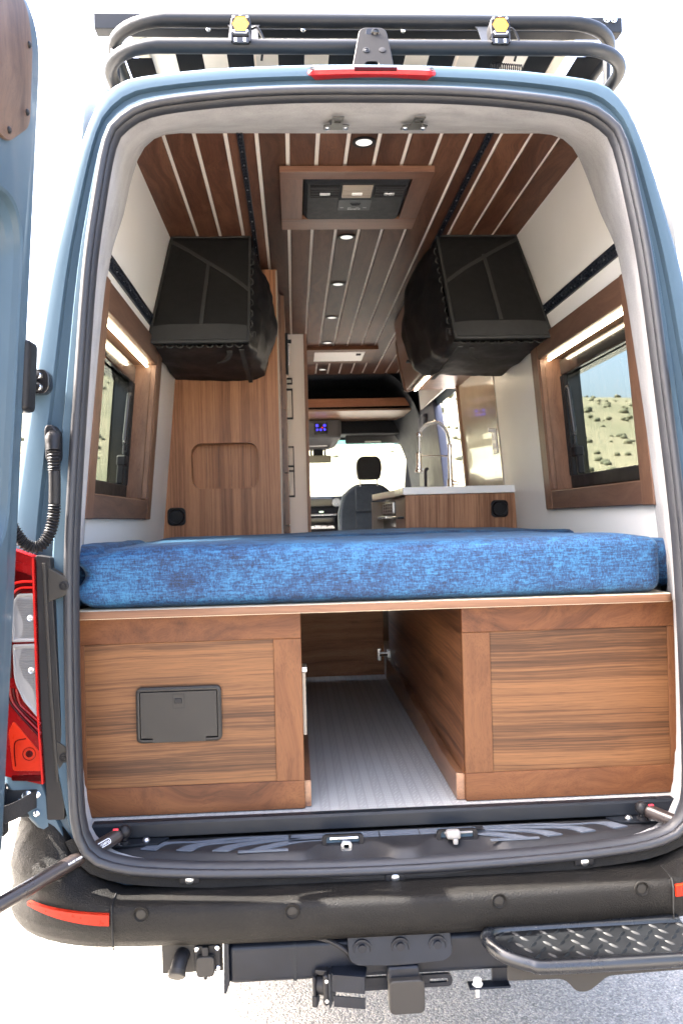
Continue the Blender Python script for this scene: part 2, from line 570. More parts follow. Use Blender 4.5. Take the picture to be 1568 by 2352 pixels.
def _floor():
    a = M('grey_woven_vinyl')
    a.bsdf(Roughness=0.55)
    tc = a.n('ShaderNodeTexCoord')
    sp = a.n('ShaderNodeSeparateXYZ')
    a.l(tc.outputs['Object'], sp.inputs[0])
    X, Y = sp.outputs[0], sp.outputs[1]
    fx = a.math('FRACT', a.math('MULTIPLY', X, 21.5))
    fy = a.math('FRACT', a.math('MULTIPLY', Y, 34.0))
    colA = a.math('LESS_THAN', fx, 0.42)
    bars = a.math('GREATER_THAN', a.math('SINE', a.math('MULTIPLY', X, 1500.0)), 0.1)
    diag = a.math('GREATER_THAN', a.math('SINE', a.math('MULTIPLY', a.math('ADD', X, a.math('MULTIPLY', Y, 0.8)), 900.0)), 0.2)
    top = a.math('LESS_THAN', fy, 0.5)
    gap = a.math('LESS_THAN', a.math('ABSOLUTE', a.math('SUBTRACT', a.math('FRACT', a.math('MULTIPLY', fy, 2.0)), 0.5)), 0.36)
    mA = a.math('MULTIPLY', a.math('ADD', a.math('MULTIPLY', top, bars), a.math('MULTIPLY', a.math('SUBTRACT', 1.0, top), diag)), gap)
    inB = a.math('LESS_THAN', a.math('ABSOLUTE', a.math('SUBTRACT', fx, 0.71)), 0.17)
    zz = a.math('GREATER_THAN', a.math('SINE', a.math('MULTIPLY', a.math('SUBTRACT', X, a.math('MULTIPLY', Y, 0.55)), 520.0)), 0.25)
    dots = a.math('GREATER_THAN', a.math('MULTIPLY', a.math('SINE', a.math('MULTIPLY', X, 650.0)), a.math('SINE', a.math('MULTIPLY', Y, 650.0))), 0.35)
    mB = a.math('MULTIPLY', a.math('MULTIPLY', inB, a.math('ADD', a.math('MULTIPLY', top, zz), a.math('MULTIPLY', a.math('SUBTRACT', 1.0, top), dots))), 0.7)
    k = a.math('ADD', a.math('MULTIPLY', colA, mA), mB)
    ba = a.mix(colA, (0.300, 0.300, 0.290), (0.322, 0.322, 0.312))
    wv = a.noise(a.coord((1, 1, 1)), 900, 2, 0.6)
    c = a.mix(k, ba, (0.43, 0.43, 0.418))
    c = a.mix(1.0, c, a.ramp(wv, [(0.3, (0.8, 0.8, 0.8)), (0.65, (1.08, 1.08, 1.08))]), 'MULTIPLY')
    a.l(c, a.p.inputs['Base Color'])
    a.bump(a.math('ADD', k, wv), 0.3, 0.0008)
    return a.m
FLOORM = _floor()

def _asphalt():
    a = M('worn_asphalt')
    a.bsdf(Roughness=0.85)
    v = a.coord()
    vo = a.n('ShaderNodeTexVoronoi')
    vo.inputs['Scale'].default_value = 170
    a.l(v, vo.inputs['Vector'])
    sc = a.n('ShaderNodeSeparateColor')
    a.l(vo.outputs['Color'], sc.inputs[0])
    stone = a.ramp(sc.outputs[0], [(0.0, (0.155, 0.148, 0.135)), (0.35, (0.235, 0.225, 0.205)), (0.7, (0.295, 0.28, 0.25)), (0.9, (0.35, 0.315, 0.265)), (1.0, (0.42, 0.395, 0.35))])
    edge = a.ramp(vo.outputs['Distance'], [(0.0, (1, 1, 1)), (0.55, (0.95, 0.95, 0.95)), (0.85, (0.62, 0.62, 0.63))])
    c = a.mix(1.0, stone, edge, 'MULTIPLY')
    big = a.noise(v, 1.3, 6, 0.65)
    c = a.mix(1.0, c, a.ramp(big, [(0.3, (0.82, 0.82, 0.83)), (0.7, (1.12, 1.11, 1.09))]), 'MULTIPLY')
    a.l(c, a.p.inputs['Base Color'])
    hf = a.math('SUBTRACT', 1.0, vo.outputs['Distance'])
    a.bump(hf, 0.7, 0.006)
    return a.m
ASPHALT = _asphalt()

def _hill():
    a = M('dry_grass_hillside')
    a.bsdf(Roughness=0.95)
    v = a.coord()
    f = a.noise(v, 0.05, 6, 0.65)
    g = a.noise(v, 0.6, 5, 0.7)
    c = a.ramp(a.math('MULTIPLY_ADD', f, 0.6, a.math('MULTIPLY', g, 0.4)), [(0.38, (0.075, 0.077, 0.042)), (0.47, (0.108, 0.100, 0.060)), (0.58, (0.150, 0.130, 0.084))])
    a.l(c, a.p.inputs['Base Color'])
    return a.m
HILL = _hill()
def _shrub():
    a = M('shrub_foliage')
    a.bsdf(Roughness=0.9)
    f = a.noise(a.coord(), 0.9, 4, 0.7)
    a.l(a.ramp(f, [(0.35, (0.062, 0.066, 0.040)), (0.65, (0.100, 0.096, 0.060))]), a.p.inputs['Base Color'])
    return a.m
SHRUB = _shrub()

# ================================================================== SETTING
def build_setting():
    g = G()
    n = 24
    L = 900.0
    vs = [(-L + 2 * L * i / n, -L + 2 * L * j / n, 0) for i in range(n + 1) for j in range(n + 1)]
    g._grid(vs, [(i * (n + 1) + j, (i + 1) * (n + 1) + j, (i + 1) * (n + 1) + j + 1, i * (n + 1) + j + 1) for i in range(n) for j in range(n)])
    obj('asphalt_ground', g, ASPHALT, kind='structure')
    # hills all round, higher off the left flank
    g = G()
    NA, NR = 220, 26
    def hgt(az, r):
        d = math.degrees(az)
        d = (d + 180) % 360 - 180
        prof = [(-180, 4), (-120, 8), (-70, 11), (-25, 10.5), (-8, 9.8), (8, 9.2), (15, 7.0), (30, 6.3), (60, 6.0), (110, 5), (180, 4)]
        for (a0, e0), (a1, e1) in zip(prof, prof[1:]):
            if a0 <= d <= a1:
                t = (d - a0) / (a1 - a0)
                e = e0 + (e1 - e0) * t * t * (3 - 2 * t)
                break
        top = 260 * math.tan(radians(e))
        t = max(0, min(1, (r - 45) / 215))
        t = t * t * (3 - 2 * t)
        p = Vector((r * sin(az) * 0.012, r * cos(az) * 0.012, 3.1))
        return top * t * (1 + 0.16 * noise.noise(p)) + (noise.noise(p * 5) * 1.6) * t - 0.03
    loops = []
    for i in range(NR + 1):
        r = 45 + (i / NR) ** 1.3 * 420
        loops.append([(r * sin(2 * pi * j / NA), r * cos(2 * pi * j / NA), hgt(2 * pi * j / NA, min(r, 330))) for j in range(NA)])
    g.loft(loops, True)
    obj('hills', g, HILL, kind='structure', ang=180)
    # scrub dotted over the slopes: one far mass
    g = G()
    rnd = random.Random(3)
    for k in range(4200):
        az = radians(rnd.uniform(-100, 60))
        r = rnd.uniform(110, 275)
        s = rnd.uniform(0.25, 0.75) * (1.6 if rnd.random() < 0.1 else 1)
        c = Vector((r * sin(az), r * cos(az), hgt(az, r) + s * 0.3))
        b = bmesh.new()
        bmesh.ops.create_icosphere(b, subdivisions=1, radius=s)
        g.add(b, lambda p: c + Vector((p.x, p.y, p.z * 0.75)) * (1 + 0.35 * noise.noise(p * 3 + c)))
    obj('hillside_scrub', g, SHRUB, kind='stuff', ang=180)

build_setting()

# ================================================================== VAN SHELL
VAN = thing('camper_van', (0, 0, 0), 'blue-grey camper van with its rear doors open on a walnut interior', 'camper van')
XM = -0.012                     # centre line of the rear opening
def yr(z):                      # the rear face leans forward towards the roof
    return -0.2 + 0.065 * (z - 0.65)

NP = 200
ANG = [2 * pi * k / NP for k in range(NP)]
CEN = Vector((0, 1.55))
def polar(half, xoff=XM, sub=8):
    """half outline (x>=0) from top centre to bottom centre -> NP radii about CEN"""
    P = [Vector(p) for p in half]
    full = P + [Vector((-p.x, p.y)) for p in reversed(P[1:-1])]
    S = catmull(full, sub, closed=True)
    out = []
    for a in ANG:
        d = Vector((sin(a), cos(a)))
        best = None
        for i in range(len(S)):
            p, q = S[i] - CEN, S[(i + 1) % len(S)] - CEN
            e = q - p
            den = d.x * e.y - d.y * e.x
            if abs(den) < 1e-12:
                continue
            t = (p.x * e.y - p.y * e.x) / den
            u = (p.x * d.y - p.y * d.x) / den
            if t > 0 and -1e-6 <= u <= 1 + 1e-6:
                best = t if best is None else max(best, t)
        out.append(best)
    return [Vector((CEN.x + xoff + r * sin(a), CEN.y + r * cos(a))) for r, a in zip(out, ANG)]

SEAL = polar([(0, 2.471), (.18, 2.469), (.34, 2.459), (.505, 2.436), (.575, 2.402), (.612, 2.35), (.64, 2.2), (.662, 2.036), (.682, 1.77), (.700, 1.5), (.706, 1.33), (.705, 1.1), (.700, .9), (.692, .79), (.668, .733), (.62, .705), (.53, .688), (.33, .675), (0, .668)])
OUT = polar([(0, 2.560), (.2, 2.556), (.38, 2.546), (.53, 2.528), (.588, 2.512), (.632, 2.475), (.662, 2.42), (.692, 2.33), (.722, 2.21), (.757, 2.05), (.79, 1.84), (.825, 1.6), (.85, 1.4), (.865, 1.2), (.868, 1.0), (.862, .88), (.80, .79), (.74, .72), (.70, .62), (.62, .57), (.4, .55), (0, .55)])
OUT2 = polar([(0, 2.652), (.3, 2.65), (.6, 2.642), (.72, 2.615), (.79, 2.54), (.825, 2.38), (.86, 2.1), (.895, 1.75), (.92, 1.4), (.935, 1.0), (.935, .8), (.92, .62), (.85, .56), (.4, .55), (0, .55)])
def mixo(t):
    return [s.lerp(o, t) for s, o in zip(SEAL, OUT)]
def off(P, d):
    out = []
    n = len(P)
    for i in range(n):
        tan = (P[(i + 1) % n] - P[i - 1]).normalized()
        out.append(P[i] + Vector((-tan.y, tan.x)) * d)
    return out
# make sure positive offset is outward
if (off(SEAL, 0.01)[0] - CEN).length < (SEAL[0] - CEN).length:
    _off0 = off
    off = lambda P, d: _off0(P, -d)

WIN_Y0, WIN_Y1, WIN_Z0, WIN_Z1 = 0.29, 1.14, 1.54, 2.06
SL_Y0, SL_Y1, SL_Z0, SL_Z1 = 2.72, 4.15, 0.62, 2.26
def wall_left(z):
    return -0.79 + 0.097 * (z - 1.47)
def wall_right(z):
    return 0.81 - 0.075 * (z - 1.47)

def shell_part():
    g = G()
    def L(P, y):
        return [(p.x, y(p.y) if callable(y) else y, p.y) for p in P]
    ys = [6.35, 5.6, 4.6, SL_Y1, 3.4, SL_Y0, 2.2, 1.7, WIN_Y1, 0.8, 0.55, WIN_Y0, 0.12]
    loops = []
    for y in ys:
        k = min(1.0, y / 0.55)
        k = k * k * (3 - 2 * k)
        fr = 1.0 if y < 5.0 else 1 - 0.10 * (y - 5.0) / 1.35
        loops.append([(q.x, y, 0.55 + (q.y - 0.55) * fr) for q in [p.lerp(p2, k) for p, p2 in zip(OUT, OUT2)]])
    loops += [L(OUT, 0.0), L(OUT, lambda z: yr(z) + 0.05), L(off(OUT, -0.003), lambda z: yr(z) + 0.034), L(off(OUT, -0.009), lambda z: yr(z) + 0.024), L(off(OUT, -0.018), lambda z: yr(z) + 0.019)]
    loops += [L(mixo(0.62), lambda z: yr(z) + 0.019), L(mixo(0.565), lambda z: yr(z) + 0.019), L(mixo(0.55), lambda z: yr(z) + 0.022), L(mixo(0.53), lambda z: yr(z) + 0.034), L(mixo(0.40), lambda z: yr(z) + 0.034), L(mixo(0.31), lambda z: yr(z) + 0.033), L(mixo(0.275), lambda z: yr(z) + 0.012), L(mixo(0.25), lambda z: yr(z) + 0.008), L(off(SEAL, 0.010), lambda z: yr(z) + 0.006), L(off(SEAL, 0.0), lambda z: yr(z) + 0.014), L(off(SEAL, 0.002), lambda z: yr(z) + 0.06)]
    def skip(c):
        if WIN_Y0 - .01 < c.y < WIN_Y1 + .01 and WIN_Z0 - .02 < c.z < WIN_Z1 + .06:
            return True
        if c.x > 0.4 and SL_Y0 - .01 < c.y < SL_Y1 + .01 and SL_Z0 < c.z < SL_Z1:
            return True
        if c.y > 4.7 and abs(c.x) > 0.5 and 1.55 < c.z < 2.2:
            return True
        return False
    g.loft(loops, True, skip=skip)
    obj('body_shell', g, PAINT, VAN, ang=40)
    # rubber seal round the opening: tube and inner lip
    g = G()
    g.tube([(p.x, yr(p.y) - 0.006, p.y) for p in SEAL], 0.0105, 12, closed=True)
    L1, L2, L3 = off(SEAL, -0.006), off(SEAL, -0.0165), off(SEAL, -0.0175)
    g.loft([L(L1, lambda z: yr(z) + 0.000), L(L2, lambda z: yr(z) + 0.006), L(L3, lambda z: yr(z) + 0.022), L(off(SEAL, -0.012), lambda z: yr(z) + 0.024)], True)
    sl = obj('door_seal', g, RUBBER, VAN, ang=60)
    # fabric trim between seal and interior
    TIN = []
    half = [(0, 2.597), (.45, 2.597), (.58, 2.592), (.645, 2.545), (.675, 2.45), (.69, 2.32), (.715, 2.2), (.742, 2.0), (.80, 1.47), (.815, 1.2), (.81, .85), (.795, .76), (.74, .64), (.5, .60), (0, .60)]
    IN = polar(half, xoff=0.015)
    def yin(z):
        t = max(0, min(1, (z - 2.15) / 0.40))
        t = t * t * (3 - 2 * t)
        return 0.275 + 0.13 * t
    A = off(SEAL, -0.015)
    MID = []
    for a, p in zip(A, IN):
        t = max(0, min(1, (p.y - 1.9) / 0.6))
        # above: a rolled shoulder low on the header; at the sides a thin lip
        MID.append(a.lerp(p, 0.30 * t + 0.12 * (1 - t)))
    B1 = [a.lerp(m, 0.45) + (m - a) * 0.0 for a, m in zip(A, MID)]
    g = G()
    L0 = [(p.x, yr(p.y) + 0.015, p.y) for p in A]
    Lm0 = [(p.x, yr(p.y) + 0.020 + 0.07 * max(0, min(1, (p.y - 2.1) / 0.3)), p.y - 0.010 * max(0, min(1, (p.y - 2.2) / 0.2))) for p in B1]
    Lm = []
    for p in MID:
        t = max(0, min(1, (p.y - 2.1) / 0.35))
        Lm.append((p.x, yr(p.y) + 0.05 + 0.15 * t, p.y - 0.004 * t))
    Le = [(p.x, yin(p.y), p.y) for p in IN]
    Le2 = [(p.x * 1.0, yin(p.y) + 0.03, p.y + 0.004) for p in off(IN, 0.03)]
    g.loft([L0, Lm0, Lm, Le, Le2], True)
    obj('fabric_trim', g, FABRIC, VAN, ang=70)
    # stitched seams of the header fabric
    return sl
shell_part()

# ---- interior walls with window openings, ceiling, floor
def walls():
    for nm, f, sgn in (('left', wall_left, -1), ('right', wall_right, 1)):
        g = G()
        T = 0.012
        def bx(y0, y1, z0, z1):
            b = G()
            b.box(0, T, y0, y1, z0, z1)
            for v in b.bm.verts:
                v.co = Vector((f(v.co.z) + sgn * v.co.x, v.co.y, v.co.z))
            g.add(b.bm)
        yend = 4.5 if sgn < 0 else SL_Y0
        bx(-0.02, WIN_Y0, 0.74, 2.62)
        bx(WIN_Y1, yend, 0.74, 2.62)
        bx(WIN_Y0, WIN_Y1, 0.74, WIN_Z0)
        bx(WIN_Y0, WIN_Y1, WIN_Z1, 2.62)
        if sgn > 0:
            bx(SL_Y0, SL_Y1, SL_Z1, 2.62)
        obj('wall_panel', g, WHITEW, VAN)
    g = G().box(-0.70, 0.75, 0.30, 4.52, 2.6045, 2.63)
    cp = obj('ceiling_panel', g, CREAM, VAN)
    edges = [-0.571, -0.48, -0.388, -0.296, -0.204, -0.113, -0.020, 0.073, 0.164, 0.258, 0.348, 0.440, 0.532, 0.625]
    xs = [-0.694] + edges + [0.744]
    for i in range(len(xs) - 1):
        a = xs[i] + (0.0062 if i else 0)
        b = xs[i + 1] - (0.0062 if i < len(xs) - 2 else 0)
        y0, y1 = 0.30, 4.5
        segs = [(y0, y1)]
        if -0.21 < (a + b) / 2 < 0.25:
            segs = [(y0, 3.44), (3.46, y1)]
        for (p, q) in segs:
            g = G().box(a, b, p, q, 2.5965, 2.6050, 0.001, 1)
            obj('plank', g, WOODC, cp)
    g = G().box(-0.14, 0.37, 3.430, 3.462, 2.572, 2.600, 0.002)
    obj('ceiling_batten', g, WOODX, cp)
    # floor and the underside below it
    g = G().box(-0.83, 0.83, -0.055, 5.4, 0.725, 0.740)
    obj('floor_mat', g, FLOORM, VAN)
    g = G().box(-0.70, 0.70, -0.10, 5.6, 0.60, 0.69, 0.01)
    obj('floor_pan', g, DARKW, VAN)
walls()

# ---- walnut-cased side windows
def side_window(sgn):
    f = wall_left if sgn < 0 else wall_right
    def W(d, y, z):
        return Vector((f(z) + sgn * d, y, z))
    def wb(g, d0, d1, y0, y1, z0, z1, bev=0.0):
        b = G().box(d0, d1, y0, y1, z0, z1, bev, 1)
        for v in b.bm.verts:
            v.co = W(v.co.x, v.co.y, v.co.z)
        g.add(b.bm)
        return g
    Y0, Y1, Z0, Z1, w = 0.215, 1.215, 1.468, 2.135, 0.082
    root = obj('side_window', wb(G(), 0.075, 0.125, WIN_Y0 - .02, WIN_Y1 + .02, 1.545, 1.59).add(wb(G(), .075, .125, WIN_Y0 - .02, WIN_Y1 + .02, 1.985, 2.06).bm).add(wb(G(), .075, .125, 1.085, WIN_Y1 + .02, 1.59, 1.985).bm).add(wb(G(), .075, .125, WIN_Y0 - .02, .34, 1.59, 1.985).bm), GLOSSB, VAN)
    # casing boards
    obj('casing_board', wb(G(), -0.020, 0.0, Y0, Y0 + w, Z0, Z1, 0.003), WOODFZ, root)
    obj('casing_board', wb(G(), -0.020, 0.0, Y1 - w, Y1, Z0, Z1, 0.003), WOODFZ, root)
    obj('casing_board', wb(G(), -0.018, 0.0, Y0 + w, Y1 - w, Z1 - w, Z1 - .001, 0.003), WOODFY, root)
    obj('casing_board', wb(G(), -0.018, 0.0, Y0 + w, Y1 - w, Z0 + .001, Z0 + w - .010, 0.003), WOODFY, root)
    # reveal boards lining the recess
    obj('reveal_board', wb(G(), 0.0, 0.10, Y1 - w - .001, Y1 - w + .014, WIN_Z0, WIN_Z1), WOODFZ, root)
    obj('reveal_board', wb(G(), 0.0, 0.10, Y0 + w - .014, Y0 + w + .001, WIN_Z0, WIN_Z1), WOODFZ, root)
    obj('reveal_board', wb(G(), 0.0, 0.10, WIN_Y0, WIN_Y1, WIN_Z0 - .006, WIN_Z0 + .003), WOODFY, root)
    obj('reveal_board', wb(G(), 0.0, 0.10, WIN_Y0, WIN_Y1, WIN_Z1 - .005, WIN_Z1 + .008), WOODFY, root)
    obj('bead', wb(G(), -0.016, 0.004, Y1 - w - .012, Y1 - w, WIN_Z0 + .006, WIN_Z1 - .008, .002), WOODFZ, root)
    # light strip under the head of the recess
    obj('light_strip', wb(G(), 0.016, 0.0225, Y0 + w + .002, Y1 - w - .014, WIN_Z1 - .0155, WIN_Z1 - .010), LEDM, root)
    # blind cassettes top and bottom
    obj('blind_cassette', wb(G(), 0.058, 0.092, Y0 + w, Y1 - w - .02, 1.985, 2.046, .004), GLOSSB, root)
    obj('blind_cassette', wb(G(), 0.058, 0.092, Y0 + w, Y1 - w - .02, 1.548, 1.597, .004), BLACKP, root)
    # black channels
    g = G()
    for y in (1.124, 1.108, 1.092):
        wb(g, 0.060, 0.085, y - .005, y + .005, 1.597, 1.985, .002)
    obj('blind_channel', g, BLACKP, root)
    g = G()
    wb(g, 0.078, 0.085, 1.099, 1.102, 1.60, 1.98)
    obj('bright_edge', g, STEEL, root)
    # pane
    g = G()
    wb(g, 0.112, 0.117, 0.33, 1.10, 1.58, 2.0)
    obj('pane', g, GLASSV, root)
    # gas stay
    g = G()
    g.cyl(W(.066, 1.062, 1.925), W(.066, 1.042, 1.76), .0085, seg=12)
    g.cyl(W(.066, 1.042, 1.76), W(.066, 1.036, 1.71), .004, seg=10)
    g.sphere(W(.064, 1.064, 1.93), .011, 12)
    g.sphere(W(.064, 1.040, 1.752), .009, 12)
    obj('window_stay', g, plain('stay_grey_%d' % (sgn + 1), (0.03, 0.03, 0.032), 0.35, .3), root)
    g = G()
    wb(g, .050, .085, 1.010, 1.062, 1.665, 1.705, .006)
    wb(g, .055, .080, 1.010, 1.028, 1.60, 1.67, .004)
    g.cyl(W(.06, 1.038, 1.70), W(.06, 1.036, 1.72), .007, seg=10)
    obj('stay_bracket', g, BLACKP, root)
    if sgn > 0:
        cu = bpy.data.curves.new('sticker_text', 'FONT')
        cu.body = 'e:ill'
        cu.size = 0.02
        cu.extrude = 0.0003
        to = bpy.data.objects.new('tmp', cu)
        COL.objects.link(to)
        dg = bpy.context.evaluated_depsgraph_get()
        me = bpy.data.meshes.new_from_object(to.evaluated_get(dg))
        bpy.data.objects.remove(to)
        for v in me.vertices:
            x, y = v.co.x, v.co.y
            v.co = W(0.110, 0.545 - y, 1.925 - x)
        me.materials.append(DARKW)
        so = bpy.data.objects.new('glass_marking', me)
        COL.objects.link(so)
        so.parent = root
    return root
side_window(-1)
side_window(1)

# ---- sill: black angle, step plate with grip strips, latch pockets
def sill():
    g = G()
    prof = [(-0.030, .7405), (-0.030, .7445), (-0.052, .7445), (-0.0575, .7395), (-0.060, .712), (-0.056, .712), (-0.0535, .7365), (-0.050, .7405)]
    xs = [(-0.690, .0), (0.690, 0.0)]
    g.loft([[(x, p[0], p[1] + .0) for p in prof] for x in (-0.705, 0.700)], True, True, True)
    st = obj('sill_strip', g, BLACKM, VAN)
    for x in (-.63, -.30, .045, .37, .655):
        obj('screw', G().lathe((x, -.041, .7435), (0, 0, 1), [(0, .0075), (.0018, .0075), (.0028, .005), (.0018, .003), (.001, .0)], 14), BLACKP, st)
    # plate outline: front edge bows out, two notches in front of the latches
    N = 120
    def yf(x):
        return -0.170 + 0.085 * abs(x / 0.70) ** 2.6
    def notch(x):
        d = 0
        for c in (-0.105, 0.150):
            t = abs(x - c)
            d = max(d, 1 - max(0, min(1, (t - 0.055) / 0.055)))
        return d * d * (3 - 2 * d)
    loops = []
    for i in range(N + 1):
        x = -0.668 + 1.336 * i / N
        n = notch(x)
        ye = yf(x) + 0.045 * n
        yb = yf(x) - 0.026
        loops.append([(x, -.058, .7035), (x, -.066, .705), (x, ye + .012, .7035), (x, ye, .700), (x, min(ye - .012 - .01 * n, ye), .690 - .002 * n), (x, yb + .002, .676), (x, yb - .006, .666), (x, yb - .006, .650), (x, -.058, .65)])
    g = G().loft(loops, True, True, True)
    sp = obj('step_plate', g, plain('step_plastic', (0.0135, 0.0135, 0.0155), .5, var=.25, vs=18, Specular_IOR_Level=.35), VAN, ang=25)
    # chevron grip strips left and right
    GR = plain('grey_grip_strip', (0.072, 0.084, 0.105), 0.75, var=0.08, vs=60)
    def strip(P0, P1, w0, w1):
        pass
    for s in (-1, 1):
        for k in range(4):
            xo = 0.570 - 0.083 * k
            xi = 0.470 - 0.075 * k
            path_a = [(xo + .0, yf(xo) + 0.008), (xo - .035, yf(xo) + .040 - .003 * k), (xi - .03, -.082 - .009 * k * .8), (xi - .10, -.072 - .010 * k), (0.232, -.071 - .0115 * k)]
            path_b = [(xo - .035, yf(xo - .035) + 0.006), (xo - .066, yf(xo) + .032 - .003 * k), (xi - .055, -.091 - .009 * k * .8), (xi - .12, -.080 - .010 * k), (0.232, -.0785 - .0115 * k)]
            a = catmull(path_a, 6)
            b = catmull(path_b, 6)
            g = G()
            lo = [[(s * p.x + XM, p.y, .7030), (s * p.x + XM, p.y, .7062), (s * q.x + XM, q.y, .7062), (s * q.x + XM, q.y, .7030)] for p, q in zip(a, b)]
            g.loft(lo, True, True, True)
            obj('grip_strip', g, GR, sp, ang=20)
        g = G().box(min(s * .232, s * .345) + XM, max(s * .232, s * .345) + XM, -.158, -.150, .7025, .7058)
        obj('grip_strip', g, GR, sp)
    for k in range(3):
        g = G()
        y0 = -.0715 - .0105 * k
        for (a, b) in ((-.226, -.135), (-.132, -.02), (-.017, .075), (.078, .165), (.168, .205)):
            g.box(a + XM, b + XM, y0 - .0085, y0, .7030, .7060)
        obj('grip_rib', g, GR, sp)
    # latch pockets with steel strikers
    for cx, kind in ((-0.118, 0), (0.148, 1)):
        g = G().ringprism(rr(cx - .048, cx + .048, .6945, .7215, .010), rr(cx - .0385, cx + .0385, .6985, .7185, .007), 'xz', -.128, -.118)
        lp = obj('latch_pocket', g, BLACKP, sp)
        obj('pocket_back', G().box(cx - .045, cx + .045, -.119, -.112, .696, .720), PAINT, lp)
        if kind == 0:
            g = G().ringprism(rr(cx - .005, cx + .019, .690, .7085, .004), rr(cx + .001, cx + .013, .6955, .7045, .002), 'xz', -.142, -.122)
            g.cyl((cx - .03, -.124, .713), (cx + .035, -.124, .713), .0035, seg=10)
            obj('striker', g, STEEL, lp)
        else:
            g = G().box(cx - .028, cx + .006, -.146, -.124, .704, .7245, .007, 3)
            g.box(cx - .013, cx - .002, -.150, -.13, .694, .708, .003)
            g.cyl((cx - .03, -.125, .714), (cx + .036, -.125, .714), .003, seg=10)
            obj('striker', g, plain('grey_striker', (.22, .21, .20), .5), lp)
    for x in (-.118, .155):
        obj('clip', G().box(x - .009, x + .007, -.1865, -.180, .676, .6805, .001), BLACKM, sp)
    for s in (-1, 1):
        g = G().prism([(s * .655, -.062), (s * .525, -.062), (s * .545, -.098), (s * .650, -.100)], 'xy', .7055, .7105, .001)
        bp = obj('strut_bracket', g, BLACKM, VAN)
        for q in ((s * .575, -.078), (s * .628, -.092)):
            obj('bolt', G().lathe((q[0], q[1], .710), (0, 0, 1), [(0, .0095), (.003, .0095), (.0075, .006), (.0085, .0)], 14), STEEL, bp)
    # catches lying on the header fabric
    for cx in (-0.078, 0.127):
        g = G()
        g.prism(rpoly([(cx - .032, 0), (cx + .034, 0), (cx + .034, .36), (cx + .015, .46), (cx + .012, .62), (cx - .009, .62), (cx - .013, .46), (cx - .032, .36)], .006, 3), 'xz', -.0025, 0, .0006)
        g.ringprism(rr(cx - .0125, cx + .0155, .42, 1.06, .008), rr(cx - .0070, cx + .0100, .62, .94, .004), 'xz', -.004, -.001)
        def lay(p):
            return Vector((p.x, .139 - .122 * p.z, 2.4845 - .0265 * p.z + p.y * 1.0))
        g.warp(lay)
        hc = obj('door_catch', g, CATCH, VAN)
        for dx in (-.023, .025):
            obj('bolt', G().lathe(lay(Vector((cx + dx, -.0025, .18))), (0, -.35, -1), [(0, .0075), (.003, .0072), (.005, .004), (.005, 0)], 12), STEEL, hc)
CATCH = plain('catch_grey_metal', (0.10, 0.097, 0.092), .4, .6)
sill()

# ================================================================== VAN EXTERIOR
def text_mesh(body, size, fn, m, name, parent, extrude=0.0003):
    cu = bpy.data.curves.new('lettering', 'FONT')
    cu.body = body
    cu.size = size
    cu.extrude = extrude
    cu.align_x = 'CENTER'
    cu.align_y = 'CENTER'
    to = bpy.data.objects.new('lettering_curve', cu)
    COL.objects.link(to)
    dg = bpy.context.evaluated_depsgraph_get()
    me = bpy.data.meshes.new_from_object(to.evaluated_get(dg))
    bpy.data.objects.remove(to)
    b = BASE[parent.name]
    for v in me.vertices:
        v.co = Vector(fn(v.co)) - b
    me.materials.append(m)
    so = bpy.data.objects.new(name, me)
    COL.objects.link(so)
    so.parent = parent
    BASE[so.name] = Vector(b)
    return so

# ---- rear doors, swung wide
def door_x(z):
    P = [(0.6, -.862), (.77, -.850), (1.17, -.826), (1.66, -.781), (2.16, -.750), (2.45, -.735), (2.6, -.731)]
    for (a, x0), (b, x1) in zip(P, P[1:]):
        if z <= b:
            return x0 + (x1 - x0) * (z - a) / (b - a)
    return P[-1][1]

